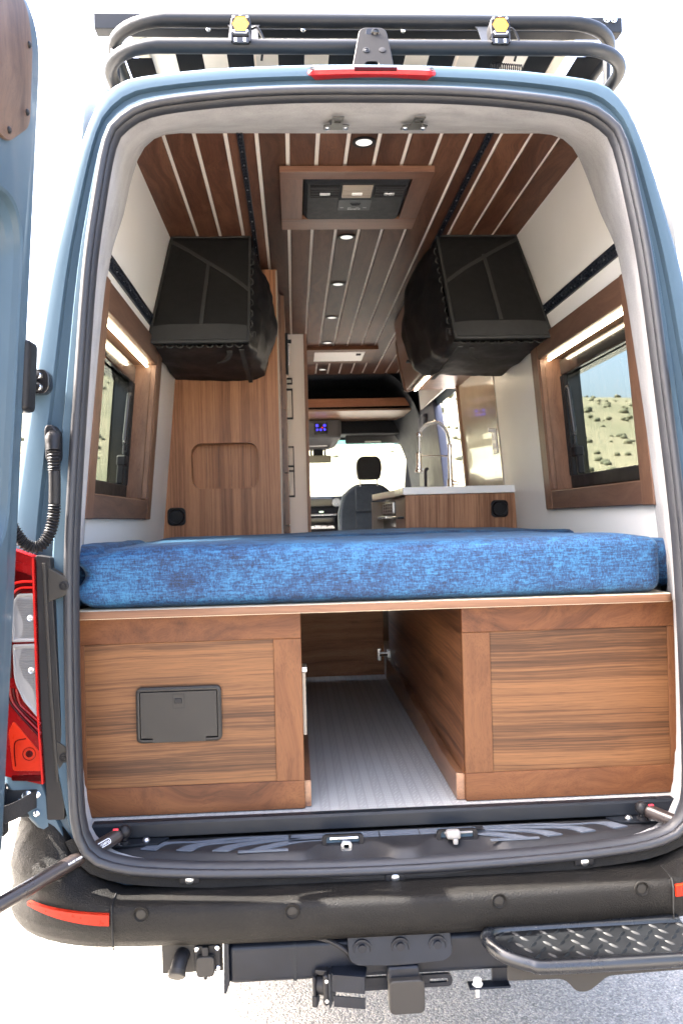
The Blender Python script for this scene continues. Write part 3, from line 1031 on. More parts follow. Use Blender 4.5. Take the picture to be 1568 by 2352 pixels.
def rear_door(sgn):
    """sgn -1: the door in view; +1 its mirror image on the other side"""
    OPEN = 0.035
    xo = XM * 2 if sgn > 0 else 0.0
    def W(d, s, z):          # d: outward through the door, s: away from the hinge, z
        x = door_x(z) - d - OPEN * s
        y = -0.205 - s
        return Vector((x if sgn < 0 else -x + xo, y, z))
    def wrap(g):
        for v in g.bm.verts:
            v.co = W(v.co.x, v.co.y, v.co.z)
        return g
    def ol(i):                # door outline in (s, z), inset by i
        return rpoly([(0.0 + i, .700 + i), (0.74 - i, .700 + i), (0.74 - i, 2.565 - i), (0.0 + i, 2.565 - i)], [.07, .05, .05, .10], 8)
    def lp(d, P):
        return [(d, s, z) for s, z in P]
    g = G()
    win = rpoly([(.085, 1.395), (.66, 1.395), (.66, 2.045), (.085, 2.13)], [.10, .10, .10, .12], 8)
    big = ol(0)
    # outer skin, rolled edge, stepped flange, inner pan
    g.loft([lp(.075, ol(.004)), lp(.068, ol(0)), lp(.030, ol(0)), lp(.026, ol(.004)), lp(.024, ol(.016)), lp(.006, ol(.019)), lp(.001, ol(.024)), lp(0, ol(.030))], True, True, False)
    pan0 = ol(.030)
    g.loft([lp(0, [tuple(Vector(p).lerp(Vector(q), t)) for p, q in zip(pan0, win)]) for t in (0, .12, .3, .5, .75, 1)], True)
    # deep window reveal
    def wi(i):
        c = Vector((.37, 1.73))
        return [tuple(Vector(p) + (c - Vector(p)).normalized() * i) for p in win]
    g.loft([lp(0, win), lp(.004, wi(.006)), lp(.016, wi(.010)), lp(.028, wi(.022)), lp(.046, wi(.030)), lp(.050, wi(.040)), lp(.058, wi(.044))], True)
    g = wrap(g)
    d = obj('rear_door', g, PAINT, VAN, ang=18)
    g = G()
    g.prism(wi(.042), 'yz', .052, .058)
    obj('door_glass', wrap(g), GLOSSB, d)
    # walnut panel with screws
    panel = rpoly([(.155, 2.225), (.60, 2.225), (.60, 2.50), (.155, 2.50)], [.05, .05, .05, .06], 6)
    panel = rpoly([(.085, 2.285), (.20, 2.20), (.62, 2.20), (.62, 2.52), (.115, 2.52), (.085, 2.46)], [.03, .03, .05, .05, .04, .04], 6)
    g = wrap(G().prism(panel, 'yz', -.006, .002, .0015, 1))
    wp = obj('wood_panel', g, WOODDOOR, d)
    for s, z in ((.108, 2.445), (.108, 2.305), (.20, 2.225), (.40, 2.225), (.40, 2.50)):
        g = G().lathe((-.006, s, z), (-1, 0, 0), [(-.002, .007), (.003, .0065), (.005, .004), (.005, 0)], 12)
        obj('panel_screw', wrap(g), BLACKP, wp)
    # lower pressed field and drain hole
    for (s0, s1, z0, z1) in ((.10, .62, .80, 1.33),):
        P = rr(s0, s1, z0, z1, .06, 6)
        Q = rr(s0 + .012, s1 - .012, z0 + .012, z1 - .012, .05, 6)
        g = G().loft([lp(.0005, P), lp(-.006, Q)], True, False, True)
        obj('pressed_panel', wrap(g), PAINT, d)
    g = G().lathe((-.0005, .035, 1.165), (-1, 0, 0), [(-.004, .0065), (.0008, .0065), (.0012, 0)], 12)
    obj('rubber_plug', wrap(g), BLACKP, d)
    # black guard on the hinge edge and hinge leaf with two bolts
    g = wrap(G().box(-.004, .05, -.024, .035, 1.70, 1.855, .012, 3))
    hg = obj('door_hinge', g, BLACKP, d)
    def X(x, y, z):
        return (x if sgn < 0 else -x + xo, y, z)
    g = G()
    for v in ():
        pass
    yb = -.123
    b = G().prism(rpoly([(-.832, 1.752), (-.768, 1.752), (-.758, 1.765), (-.758, 1.797), (-.768, 1.808), (-.832, 1.808)], .008, 4), 'xz', yb - .013, yb + .02, .003)
    b.cyl((-.797, yb - .012, 1.78), (-.797, yb - .018, 1.78), .012, seg=20)
    b.box(-.85, -.80, yb - .085, yb + .01, 1.755, 1.805, .008, 2)
    for v in b.bm.verts:
        v.co = Vector(X(*v.co))
    obj('hinge_leaf', b, GLOSSB, d)
    for z in (1.7935, 1.7665):
        b = G().lathe((-.783, yb - .013, z), (0, -1, 0), [(0, .0105), (.002, .0105), (.0025, .0075), (.008, .0075), (.0085, .004), (.0085, 0)], 12)
        for v in b.bm.verts:
            v.co = Vector(X(*v.co))
        obj('hinge_bolt', b, CHROME, d)
    # lower hinge with webbing check strap
    b = G().box(-.868, -.790, -.168, -.155, .806, .872, .006, 2)
    b.box(-.884, -.862, -.185, -.15, .772, .846, .005, 2)
    b.cyl((-.872, -.17, .80), (-.872, -.17, .885), .012, seg=14)
    for v in b.bm.verts:
        v.co = Vector(X(*v.co))
    obj('lower_hinge', b, BLACKM, d)
    pa = catmull([(-.795, -.172, .852), (-.803, -.180, .850), (-.830, -.196, .838), (-.862, -.205, .828)], 6)
    b = G().loft([[(p.x, p.y, p.z - .022), (p.x, p.y - .002, p.z - .022), (p.x, p.y - .002, p.z + .016), (p.x, p.y, p.z + .016)] for p in pa], True, True, True)
    for v in b.bm.verts:
        v.co = Vector(X(*v.co))
    obj('check_strap', b, STRAP, d)
    for q, r in (((-.816, -.168, .856), .0115), ((-.794, -.168, .858), .007), ((-.7945, -.174, .818), .0065), ((-.872, -.186, .838), .006), ((-.873, -.186, .790), .006)):
        b = G().lathe(q, (0, -1, 0), [(0, r), (.003, r), (.005, r * .6), (.006, 0)], 12)
        for v in b.bm.verts:
            v.co = Vector(X(*v.co))
        obj('hinge_bolt', b, CHROME, d)

WOODDOOR = wood('walnut_door_panel', (0.035, 0.018, 0.011), (0.075, 0.042, 0.027), (0.115, 0.070, 0.046), 'z', 1.1, 0.5, 9, 0.2, 0.05, 0)
STRAP = plain('black_webbing', (0.012, 0.012, 0.013), 0.75, bump=0.6, bs=420, bd=0.0015)
rear_door(-1)
rear_door(1)

# ---- tail lights, trim strips and clips beside the opening
def tail_light(sgn):
    xo = XM * 2 if sgn > 0 else 0
    def X(g):
        if sgn > 0:
            for v in g.bm.verts:
                v.co.x = -v.co.x + xo
        return g
    y = -.168
    def P(pts, d0=.012, d1=0.0, bev=.002):
        return X(G().prism(pts, 'xz', y - d0, y - d1 + .03, bev))
    body = [(-.868, 1.415), (-.787, 1.384), (-.785, 1.20), (-.783, 1.034), (-.776, .880), (-.868, .905)]
    t = obj('tail_light', P(rpoly(body, .008, 3), .010), REDL, VAN)
    # side return wrapping round the flank
    g = X(G().loft([[(-.866, y - .006, 1.41), (-.866, y - .006, .91)], [(-.885, y + .03, 1.42), (-.88, y + .03, .91)], [(-.895, y + .16, 1.40), (-.890, y + .16, .93)]], False))
    obj('side_lens', g, REDL, t)
    # raised red rim on the inner edge
    g = X(G().loft([[(x - .0035, y - .0125, z), (x - .0035, y - .0155, z), (x, y - .0155, z), (x, y - .0100, z)] for x, z in ((-.787, 1.382), (-.7855, 1.20), (-.7835, 1.034), (-.7765, .884))], True, True, True))
    obj('rim', g, REDBR, t)
    obj('upper_lens', P(rpoly([(-.862, 1.388), (-.793, 1.365), (-.791, 1.345), (-.862, 1.368)], .004, 3), .0125), REDL, t)
    obj('upper_shade', P(rpoly([(-.862, 1.366), (-.793, 1.343), (-.791, 1.322), (-.84, 1.330), (-.862, 1.322)], .004, 3), .0122), REDD, t)
    # curved light guides stepping round the clear window
    for k, m_ in ((0, REDBR), (1, REDD), (2, REDBR), (3, REDD)):
        o_ = .0065 * k
        pts = catmull([(-.791, y - .0125, 1.330 - o_), (-.815, y - .0125, 1.330 - o_), (-.838 + .004 * k, y - .0125, 1.322 - o_), (-.850 + .005 * k, y - .0125, 1.298 - o_ * .4), (-.853 + .0045 * k, y - .0125, 1.26), (-.855 + .0045 * k, y - .0125, 1.12)], 5)
        obj('light_guide', X(G().tube(pts, .0031, 8)), m_, t)
    def win(pts):
        Q = rpoly(pts, [.004, .003, .002, .002, .016][:len(pts)], 4)
        c_ = sum((Vector(p) for p in Q), Vector((0, 0))) / len(Q)
        I_ = [tuple(Vector(p).lerp(c_, .16)) for p in Q]
        lpq = lambda L, d: [(p[0], y - d, p[1]) for p in L]
        return X(G().loft([lpq(Q, .0115), lpq(Q, .0150), lpq([tuple(Vector(p).lerp(c_, .06)) for p in Q], .0155), lpq(I_, .0118)], True, False, True))
    for pts, zz, z0, z1, xa in (([(-.822, 1.304), (-.788, 1.304), (-.786, 1.198), (-.836, 1.198), (-.836, 1.285)], 1.25, 1.290, 1.208, -.829), ([(-.836, 1.193), (-.786, 1.193), (-.785, 1.030), (-.815, 1.068), (-.834, 1.112)], 1.135, 1.184, 1.075, -.827)):
        cl = obj('clear_lens', win(pts), CLEARL, t, ang=20)
        g = G()
        z = z0
        while z > z1:
            w_ = 0 if z > 1.12 else (1.12 - z) * .6
            xx = xa + .010 + w_ + .006 * sin((z - z1) * 60)
            g.box(xx, -.7905, y - .0136, y - .0116, z - .0011, z)
            z -= .0037
        obj('lens_ribs', X(g), RIBM, t, kind='stuff')
        obj('bulb_seat', X(G().lathe((-.796, y - .0125, zz), (0, -1, 0), [(0, .0075), (.002, .0075), (.001, .005), (.003, .003), (.003, 0)], 14)), STEEL, t)
    for k in range(4):
        a_ = Vector((-.853 + .0075 * k, 1.100 - .002 * k)); e_ = Vector((-.7795, .985 + .0105 * k))
        pts = catmull([(a_.x, y - .0122, a_.y), (a_.x + .006, y - .0122, a_.y - .03), ((a_.x + e_.x) / 2 - .006, y - .0122, (a_.y + e_.y) / 2 - .008), (e_.x, y - .0122, e_.y)], 5)
        obj('light_guide', X(G().tube(pts, .0029, 8)), REDD if k % 2 == 0 else REDL, t)
    obj('turn_lens', P(rpoly([(-.850, 1.00), (-.838, 1.025), (-.779, .948), (-.778, .912), (-.842, .915)], .006, 3), .0125), ORANGEL, t)
    obj('turn_frame', X(G().tube(catmull([(-.812, y - .0128, .985), (-.834, y - .0128, .980), (-.838, y - .0128, .96), (-.836, y - .0128, .925)], 4), .0013, 6)), REDD, t)
    obj('bulb', X(G().lathe((-.806, y - .012, .951), (0, -1, 0), [(0, .0145), (.0015, .0145), (-.001, .011), (.0005, .008), (.002, .006), (.002, 0)], 18)), REDD, t)
    obj('lower_lens', P(rpoly([(-.846, .905), (-.779, .903), (-.7775, .889), (-.846, .893)], .003, 2), .0125), REDD, t)
    # black trim running down beside the lamp, warm strip on it
    g = X(G().prism(rpoly([(-.786, 1.388), (-.754, 1.382), (-.752, 1.35), (-.733, .878), (-.735, .80), (-.774, .80), (-.776, .880), (-.783, 1.03)], .004, 2), 'xz', y - .004, y + .03, .003))
    tr = obj('lamp_trim', g, BLACKP, VAN)
    g = X(G().prism([(-.7715, 1.370), (-.7635, 1.370), (-.755, 1.10), (-.7445, .885), (-.7515, .885), (-.763, 1.10)], 'xz', y - .0085, y - .003, .002))
    obj('warm_strip', g, GREYP, tr)
    for pts, bc in (([(-.7595, 1.362), (-.717, 1.334), (-.717, 1.298), (-.7605, 1.283)], (-.7245, 1.318)), ([(-.750, .977), (-.727, .962), (-.727, .912), (-.741, .897), (-.7465, .90)], (-.732, .938))):
        cp = obj('trim_clip', X(G().prism(pts, 'xz', y - .007, y + .03, .003)), GREYP, tr)
        g = X(G().lathe((bc[0], y - .007, bc[1]), (0, -1, 0), [(-.003, .0105), (.0015, .0105), (.002, .0075), (.0005, .007), (.0005, .004), (.003, .0035), (.003, 0)], 16))
        obj('clip_screw', g, BLACKP, cp)
REDBR = plain('bright_red_lens', (0.34, 0.010, 0.008), 0.2, Specular_IOR_Level=0.3)
RIBM = plain('lens_rib_grey', (0.10, 0.10, 0.105), 0.3)
tail_light(-1)
tail_light(1)

# ---- cable conduit between body and door
def conduit():
    K = 26
    c0 = [(-.746, -.150, 1.655), (-.743, -.166, 1.640), (-.741, -.172, 1.61), (-.740, -.172, 1.56), (-.741, -.172, 1.515), (-.743, -.173, 1.478), (-.752, -.178, 1.435), (-.772, -.186, 1.408), (-.797, -.194, 1.411), (-.818, -.202, 1.440), (-.835, -.214, 1.485), (-.858, -.232, 1.52)]
    P = catmull(c0, 26)
    n = len(P)
    acc = 0
    pts, rad = [], []
    for i, p in enumerate(P):
        if i:
            acc += (p - P[i - 1]).length
        t = i / n
        if t < .16:
            r = .0150 + .0035 * max(0, 1 - abs(t - .06) / .06)
        elif .25 < t < .40:
            r = .0128
        else:
            r = .0128 + .0021 * sin(acc * 2 * pi / .0066)
        pts.append(p); rad.append(r)
    g = G().tube(pts, rad, 14)
    cc = obj('cable_conduit', g, BLACKP, VAN, ang=60)
    g = G().prism(rpoly([(-.766, 1.668), (-.762, 1.678), (-.748, 1.680), (-.733, 1.660), (-.733, 1.60), (-.748, 1.588), (-.764, 1.60)], .008, 4), 'xz', -.158, -.118, .006, 3)
    obj('conduit_boot', g, BLACKP, cc)
conduit()

# ---- bumper: one wrap-round moulding, swept in plan
SENSE = plain('sensor_grey', (0.0125, 0.0115, 0.0105), .5)
def bumper():
    S = []
    M_ = 90
    secs = []
    def seal_low(x):
        return -.200
    for i in range(M_ + 1):
        t = -1 + 2 * i / M_
        a = abs(t)
        s = 1 if t > 0 else -1
        # plan: flat centre, rounded corner, short flank return
        if a < .70:
            u = a / .70
            x = .60 * u
            y = -.296 + .016 * u ** 2.5
            nx, ny = .06 * u, -1.0
        elif a < .90:
            u = (a - .70) / .20
            ang = u * radians(78)
            x = .60 + .275 * sin(ang) ** 1.15
            y = -.280 + .215 * (1 - cos(ang))
            nx, ny = sin(ang), -cos(ang)
        else:
            u = (a - .90) / .10
            x = .872 - .03 * u
            y = -.110 + .30 * u
            nx, ny = 1, -.08
        n = Vector((nx, ny, 0)).normalized()
        TP = [(0, (0, -.192, .646)), (.70, (.60, -.192, .650)), (.76, (.675, -.187, .690)), (.81, (.720, -.180, .750)), (.86, (.760, -.172, .802)), (.91, (.822, -.152, .806)), (.95, (.845, -.085, .806)), (1.0, (.832, .19, .806))]
        for (a0, p0), (a1, p1) in zip(TP, TP[1:]):
            if a0 <= a <= a1:
                u_ = (a - a0) / (a1 - a0)
                T = Vector(p0).lerp(Vector(p1), u_)
                break
        lift = max(0, min(1, (a - .68) / .18))
        lift = lift * lift * (3 - 2 * lift)
        ridge = .6475 - .004 * (1 - a)
        zlow = .571 - .002 * (1 - a)
        o = Vector((x, y, 0))
        inn = Vector((T.x, T.y, 0))
        zi = T.z
        def q(v, z):
            return (XM + s * v.x, v.y, z)
        def rise(t):
            return o.lerp(inn, t ** (1 + .8 * lift)), ridge + (zi - ridge) * (t ** (1 - .25 * lift))
        secs.append([q(o - n * .05, .556), q(o - n * .018, .559), q(o - n * .006, zlow + .006), q(o + n * .001, zlow + .03), q(o - n * .002, ridge - .014), q(o - n * .008, ridge - .003)] + [q(p_, z_) for p_, z_ in (rise(.2), rise(.45), rise(.7), rise(.9))] + [q(inn, zi), q(inn + Vector((-.012 * lift, .012, 0)), zi + .002), q(inn + Vector((-.03 * lift, .06, 0)), zi - .02)])
    g = G().loft(secs, False)
    bp = obj('bumper', g, BUMPER, VAN, ang=50)
    # split lines either side of the centre section
    for s in (-1, 1):
        x = s * .598 + XM
        g = G().tube([(x, -.2835, .562), (x + s * .001, -.2845, .60), (x + s * .002, -.2835, .632), (x + s * .004, -.272, .6485), (x + s * .006, -.23, .652), (x + s * .008, -.19, .651)], .0019, 6)
        obj('split_line', g, DARKW, bp)
    # parking sensors with their rings
    for px in (-.552, -.236, .203, .518):
        u = abs(px - XM) / .60
        y = -.296 + .016 * u ** 2.5
        z = .6255 + .010 * u
        g = G().lathe((px, y - .0005, z), (0, -1, 0), [(-.004, .0165), (.0004, .0165), (.0010, .0150), (-.0012, .0128), (-.003, .0115), (-.003, 0)], 24)
        ps = obj('parking_sensor', g, BUMPER, bp)
        obj('sensor_eye', G().lathe((px, y + .002, z - .001), (0, -1, 0), [(-.006, .0098), (.0002, .0098), (.0008, .0085), (.0008, 0)], 20), SENSE, ps)
    # corner reflectors
    for s in (-1, 1):
        top, bot = [], []
        for i in range(11):
            a = .705 + .115 * i / 10
            ang = (a - .70) / .20 * radians(78)
            x = .60 + .275 * sin(ang) ** 1.15
            y = -.280 + .215 * (1 - cos(ang))
            n = Vector((sin(ang), -cos(ang)))
            w = .0155 if i else .0135
            zt = .6375 + .006 * (i / 10)
            zb = .6125 + .022 * (i / 10) ** 1.6
            top.append((x, y, n, zt)); bot.append(zb)
        lo = []
        for (x, y, n, zt), zb in zip(top, bot):
            f = lambda d, z: (XM + s * (x + n.x * d), y + n.y * d, z)
            lo.append([f(-.004, zb), f(.0042, zb + .001), f(.0042, zt - .001), f(-.004, zt)])
        obj('reflector', G().loft(lo, True, True, True), ORANGEL, bp, ang=20)
    # sill flange fixings under the seal
    g = G()
    L = off(SEAL, .012)
    L2 = off(SEAL, .030)
    seg = [i for i in range(NP) if L[i].y < .80]
    g.loft([[(L[i].x, yr(L[i].y) + .000, L[i].y) for i in seg], [(L2[i].x, yr(L2[i].y) - .004, L2[i].y) for i in seg], [(L2[i].x, yr(L2[i].y) + .03, L2[i].y - .002) for i in seg]], False)
    fl = obj('sill_flange', g, BUMPER, VAN)
    for x in (-.46, -.008, .42):
        z = .652 + .03 * (abs(x) / .6) ** 2
        g = G().box(x - .022, x + .022, -.2075, -.19, z - .010, z + .006, .003)
        cl = obj('flange_clip', g, BLACKP, fl)
        obj('clip_bolt', G().lathe((x, -.2075, z - .001), (0, -1, 0), [(0, .009), (.002, .009), (.004, .005), (.004, 0)], 12), STEEL, cl)
bumper()

# ---- high brake light and camera housing on the roof edge
def roof_edge():
    g = G()
    lo = []
    for i in range(41):
        x = -.158 + .320 * i / 40
        e = min(1, min(i, 40 - i) / 3.0) ** .5
        zt = 2.5285 + .0 - .004 * (abs(x) / .16) ** 2
        h = .011 * e + .004
        yb = -.052
        lo.append([(x, yb - .018 * e, zt - h), (x, yb - .022 * e, zt - h * .4), (x, yb - .014 * e, zt + .002), (x, yb + .03, zt + .014), (x, yb + .06, zt + .008), (x, yb + .03, zt - h)])
    g.loft(lo, True, True, True)
    for v in g.bm.verts:
        v.co.z += .006
    b = obj('brake_light', g, plain('brake_lens', (0.42, 0.010, 0.014), .3, Specular_IOR_Level=.3), VAN, ang=50)
    g = G().box(-.042, .062, -.0745, -.066, 2.5245, 2.534, .002)
    obj('centre_lens', g, REDD, b)
    for x in (-.142, .147):
        obj('screw', G().lathe((x, -.0665, 2.5325), (0, -1, .5), [(0, .0055), (.002, .0055), (.0015, .003), (.0015, 0)], 12), BLACKP, b)
    # camera housing: leaning hood with a cut-out between two feet
    zb, zt = 2.540, 2.682
    out = rpoly([(-.046, zb), (-.034, zb + .06), (-.020, zt - .010), (-.008, zt), (.038, zt), (.049, zt - .012), (.056, zb + .06), (.060, zb), (.024, zb), (.021, zb + .030), (-.008, zb + .030), (-.018, zb)], [.004, .05, .02, .012, .012, .02, .05, .004, .003, .008, .008, .003], 5)
    g = G().prism(out, 'xz', 0, .045, .005, 3)
    for v in g.bm.verts:
        v.co.y += -.045 + (v.co.z - zb) * .42
    c = obj('camera_housing', g, plain('housing_black', (0.0035, 0.0034, 0.0036), .45, Specular_IOR_Level=.15), VAN, ang=35)
    yc = lambda z: -.045 + (z - zb) * .42
    z = 2.663
    g = G().prism(rr(-.004, .030, z - .012, z + .012, .010), 'xz', yc(z) - .0015, yc(z) + .01, .001)
    cw = obj('camera_window', g, GLOSSB, c)
    g = G().lathe((.020, yc(z) - .001, z), (0, -1, -.4), [(0, .0105), (.002, .0105), (.0035, .0085), (.002, .007), (.0035, .004), (.004, 0)], 18)
    obj('camera_lens', g, GLOSSB, cw)
    z = 2.606
    obj('housing_screw', G().lathe((-.006, yc(z), z), (0, -1, .4), [(-.001, .0085), (.0015, .0085), (.002, .006), (.0005, .0055), (.002, .003), (.002, 0)], 16), BLACKM, c)
    obj('housing_cap', G().lathe((.034, yc(z), z + .001), (0, -1, .4), [(-.001, .0085), (.001, .0085), (.0015, .006), (.0015, 0)], 16), BLACKP, c)
roof_edge()

# ================================================================== ROOF RACK
def hoop(x0, x1, yr_, z, r, ylen, R, n=9):
    P = [(x0, ylen, z)]
    for cx, a0 in ((x0 + R, 180), (x1 - R, 270)):
        for k in range(n + 1):
            a = radians(a0 + 90 * k / n)
            P.append((cx + R * cos(a), yr_ + R + R * sin(a), z))
    P.append((x1, ylen, z))
    return G().tube(P, r, 16)

SLATM = plain('slat_black', (0.0022, 0.0028, 0.004), .6, Specular_IOR_Level=.06)
RACK = thing('roof_rack', (0, 0.3, 2.58), 'black tubular roof rack with two hoops and dark floor slats on the van roof', 'roof rack')
obj('lower_rail', hoop(-.683, .732, .108, 2.685, .0182, 3.2, .15), BLACKM, RACK, ang=60)
obj('upper_rail', hoop(-.698, .756, .222, 2.822, .0188, 3.2, .17), BLACKM, RACK, ang=60)
for i in range(10):
    x = -.589 + .1332 * i
    y0 = .112
    ex = max(abs(x - .0245) + .036 - (.7075 - .15), 0)
    if ex > 0:
        y0 = .108 + .15 - sqrt(max(0, .15 ** 2 - ex ** 2)) + .008
    g = G().box(x - .0345, x + .0345, y0, 3.1, 2.672, 2.676)
    obj('slat', g, SLATM, RACK)
for y in (.30, 1.2, 2.1, 3.0):
    g = G().box(-.68, .73, y, y + .03, 2.660, 2.6715, .002)
    obj('cross_beam', g, BLACKM, RACK)
for sx in (-1, 1):
    for y in (.33, 1.4, 2.5):
        x = .698 * sx + .025
        g = G().tube([(x + sx * .01, y, 2.69), (x + sx * .018, y + .01, 2.82)], .011, 10)
        g.cyl((x, y, 2.55), (x, y, 2.68), .014, seg=12)
        obj('stanchion', g, BLACKM, RACK)
    g = G().box(-.70 if sx < 0 else .66, -.66 if sx < 0 else .735, .30, .42, 2.63, 2.665, .004)
    obj('mounting_foot', g, BLACKM, RACK)
for x in (-.315, .362):
    g = G().prism(rpoly([(x - .043, 2.694), (x + .043, 2.694), (x + .040, 2.705), (x + .038, 2.79), (x + .046, 2.80), (x - .046, 2.80), (x - .038, 2.79), (x - .040, 2.705)], .006, 3), 'xz', .0, .005, .001)
    for v in g.bm.verts:
        v.co.y += .118 + (v.co.z - 2.69) * .78
    obj('light_bracket', g, BLACKM, RACK)
for x in (-.43, -.15, .15, .44):
    g = G().lathe((x, .415, 2.912), (0, 0, -1), [(0, .007), (.002, .007), (.006, .004), (.006, 0)], 12)
    obj('panel_bolt', g, STEEL, RACK)
bar = G().box(-.765, .824, .42, .465, 2.915, 2.961, .003, 2)
cb = obj('cross_bar', bar, BLACKM, RACK)
for x in (.775, .797):
    obj('bar_bolt', G().lathe((x, .42, 2.953), (0, -1, 0), [(0, .010), (.003, .010), (.0035, .008), (.009, .0075), (.010, .004), (.010, 0)], 12), CHROME, cb)

SOLAR = thing('solar_panel', (0.015, 1.3, 2.93), 'solar panel with pale underside lying on top of the roof rack', 'solar panel')
PALE = plain('pale_backsheet', (0.66, 0.65, 0.61), 0.6, var=0.02)
obj('backsheet', G().box(-.655, .685, .468, 2.25, 2.932, 2.938), PALE, SOLAR)
for a in ((-.665, -.630, .466, 2.26), (.66, .696, .466, 2.26)):
    obj('panel_frame', G().box(a[0], a[1], a[2], a[3], 2.921, 2.945, .002), plain('panel_frame_alloy_%d' % int(a[0] * 10 + 10), (0.60, 0.56, 0.47), .4, .3), SOLAR)
for x in (-.30, .02, .35):
    obj('panel_seam', G().box(x - .003, x + .003, .468, 2.25, 2.9305, 2.9325), CREAM, SOLAR)
obj('cell_sheet', G().box(-.655, .685, .468, 2.25, 2.939, 2.944), GLOSSB, SOLAR)

def light_pod():
    t = thing('light_pod', (-.318, .085, 2.72), 'amber hexagon-lensed light pod on the rack, left of the camera hood', 'light pod', 'amber light pods on the roof rack')
    c = Vector((-.318, .085, 2.724))
    tilt = .22
    def T(g):
        for v in g.bm.verts:
            p = v.co
            v.co = c + Vector((p.x, p.y * cos(tilt) - p.z * sin(tilt) * -1 * .0 + p.z * .12, p.z))
        return g
    body = rpoly([(-.024, -.026), (.024, -.026), (.027, .012), (.021, .034), (-.021, .034), (-.027, .012)], [.012, .012, .016, .014, .014, .016], 5)
    obj('housing', T(G().prism(body, 'xz', 0, .045, .004, 3)), BLACKP, t)
    hexo = [(.0225 * cos(radians(a)), .0235 * sin(radians(a)) + .0065) for a in range(0, 360, 60)]
    obj('lens', T(G().prism(hexo, 'xz', -.0025, .004, .0012, 2)), AMBER, t)
    bez = T(G().ringprism([(x * 1.10, (z - .0065) * 1.10 + .0065) for x, z in hexo], hexo, 'xz', -.0035, .002))
    obj('bezel', bez, BLACKM, t)
    for x, z in ((-.0175, .026), (.0175, .026), (0, .0315), (-.0165, -.0135), (.0165, -.0135)):
        obj('bezel_screw', T(G().lathe((x, -.0005, z), (0, -1, 0), [(0, .0036), (.002, .0034), (.003, .0015), (.003, 0)], 10)), CHROME, t)
    obj('name_bar', T(G().box(-.0165, .0165, -.0022, .002, -.0195, -.0165, .0005, 1)), STEEL, t)
    g = G().box(-.0215, .0215, .002, .034, -.044, -.027, .003, 2)
    g.box(-.025, -.021, .0, .03, -.04, -.015, .001)
    g.box(.021, .025, .0, .03, -.04, -.015, .001)
    ft = obj('mounting_foot', T(g), GLOSSB, t)
    for x in (-.013, .010):
        obj('foot_bolt', T(G().box(x - .0035, x + .0035, -.001, .004, -.042, -.031, .001)), CHROME, ft)
    pts = catmull([(-.292, .125, 2.742), (-.277, .120, 2.742), (-.263, .118, 2.715), (-.262, .118, 2.695), (-.268, .14, 2.666)], 8)
    obj('cable', G().tube(pts, .0034, 8), BLACKP, t)
    return t
POD = light_pod()
dup(POD, (.358, .085, 2.722), 'amber hexagon-lensed light pod on the rack, right of the camera hood')

COIL = G()
pts = []
for i in range(300):
    t = i / 299
    a = t * 2 * pi * 15
    pts.append((.345 + .085 * t, .145 + .006 * cos(a), 2.659 - .006 * t + .008 * sin(a)))
tag(obj('coiled_lead', COIL.tube(pts, .0016, 6), BLACKP, base=(.385, .14, 2.655)), 'small coiled black lead lying on the roof under the rack slats', 'cable')

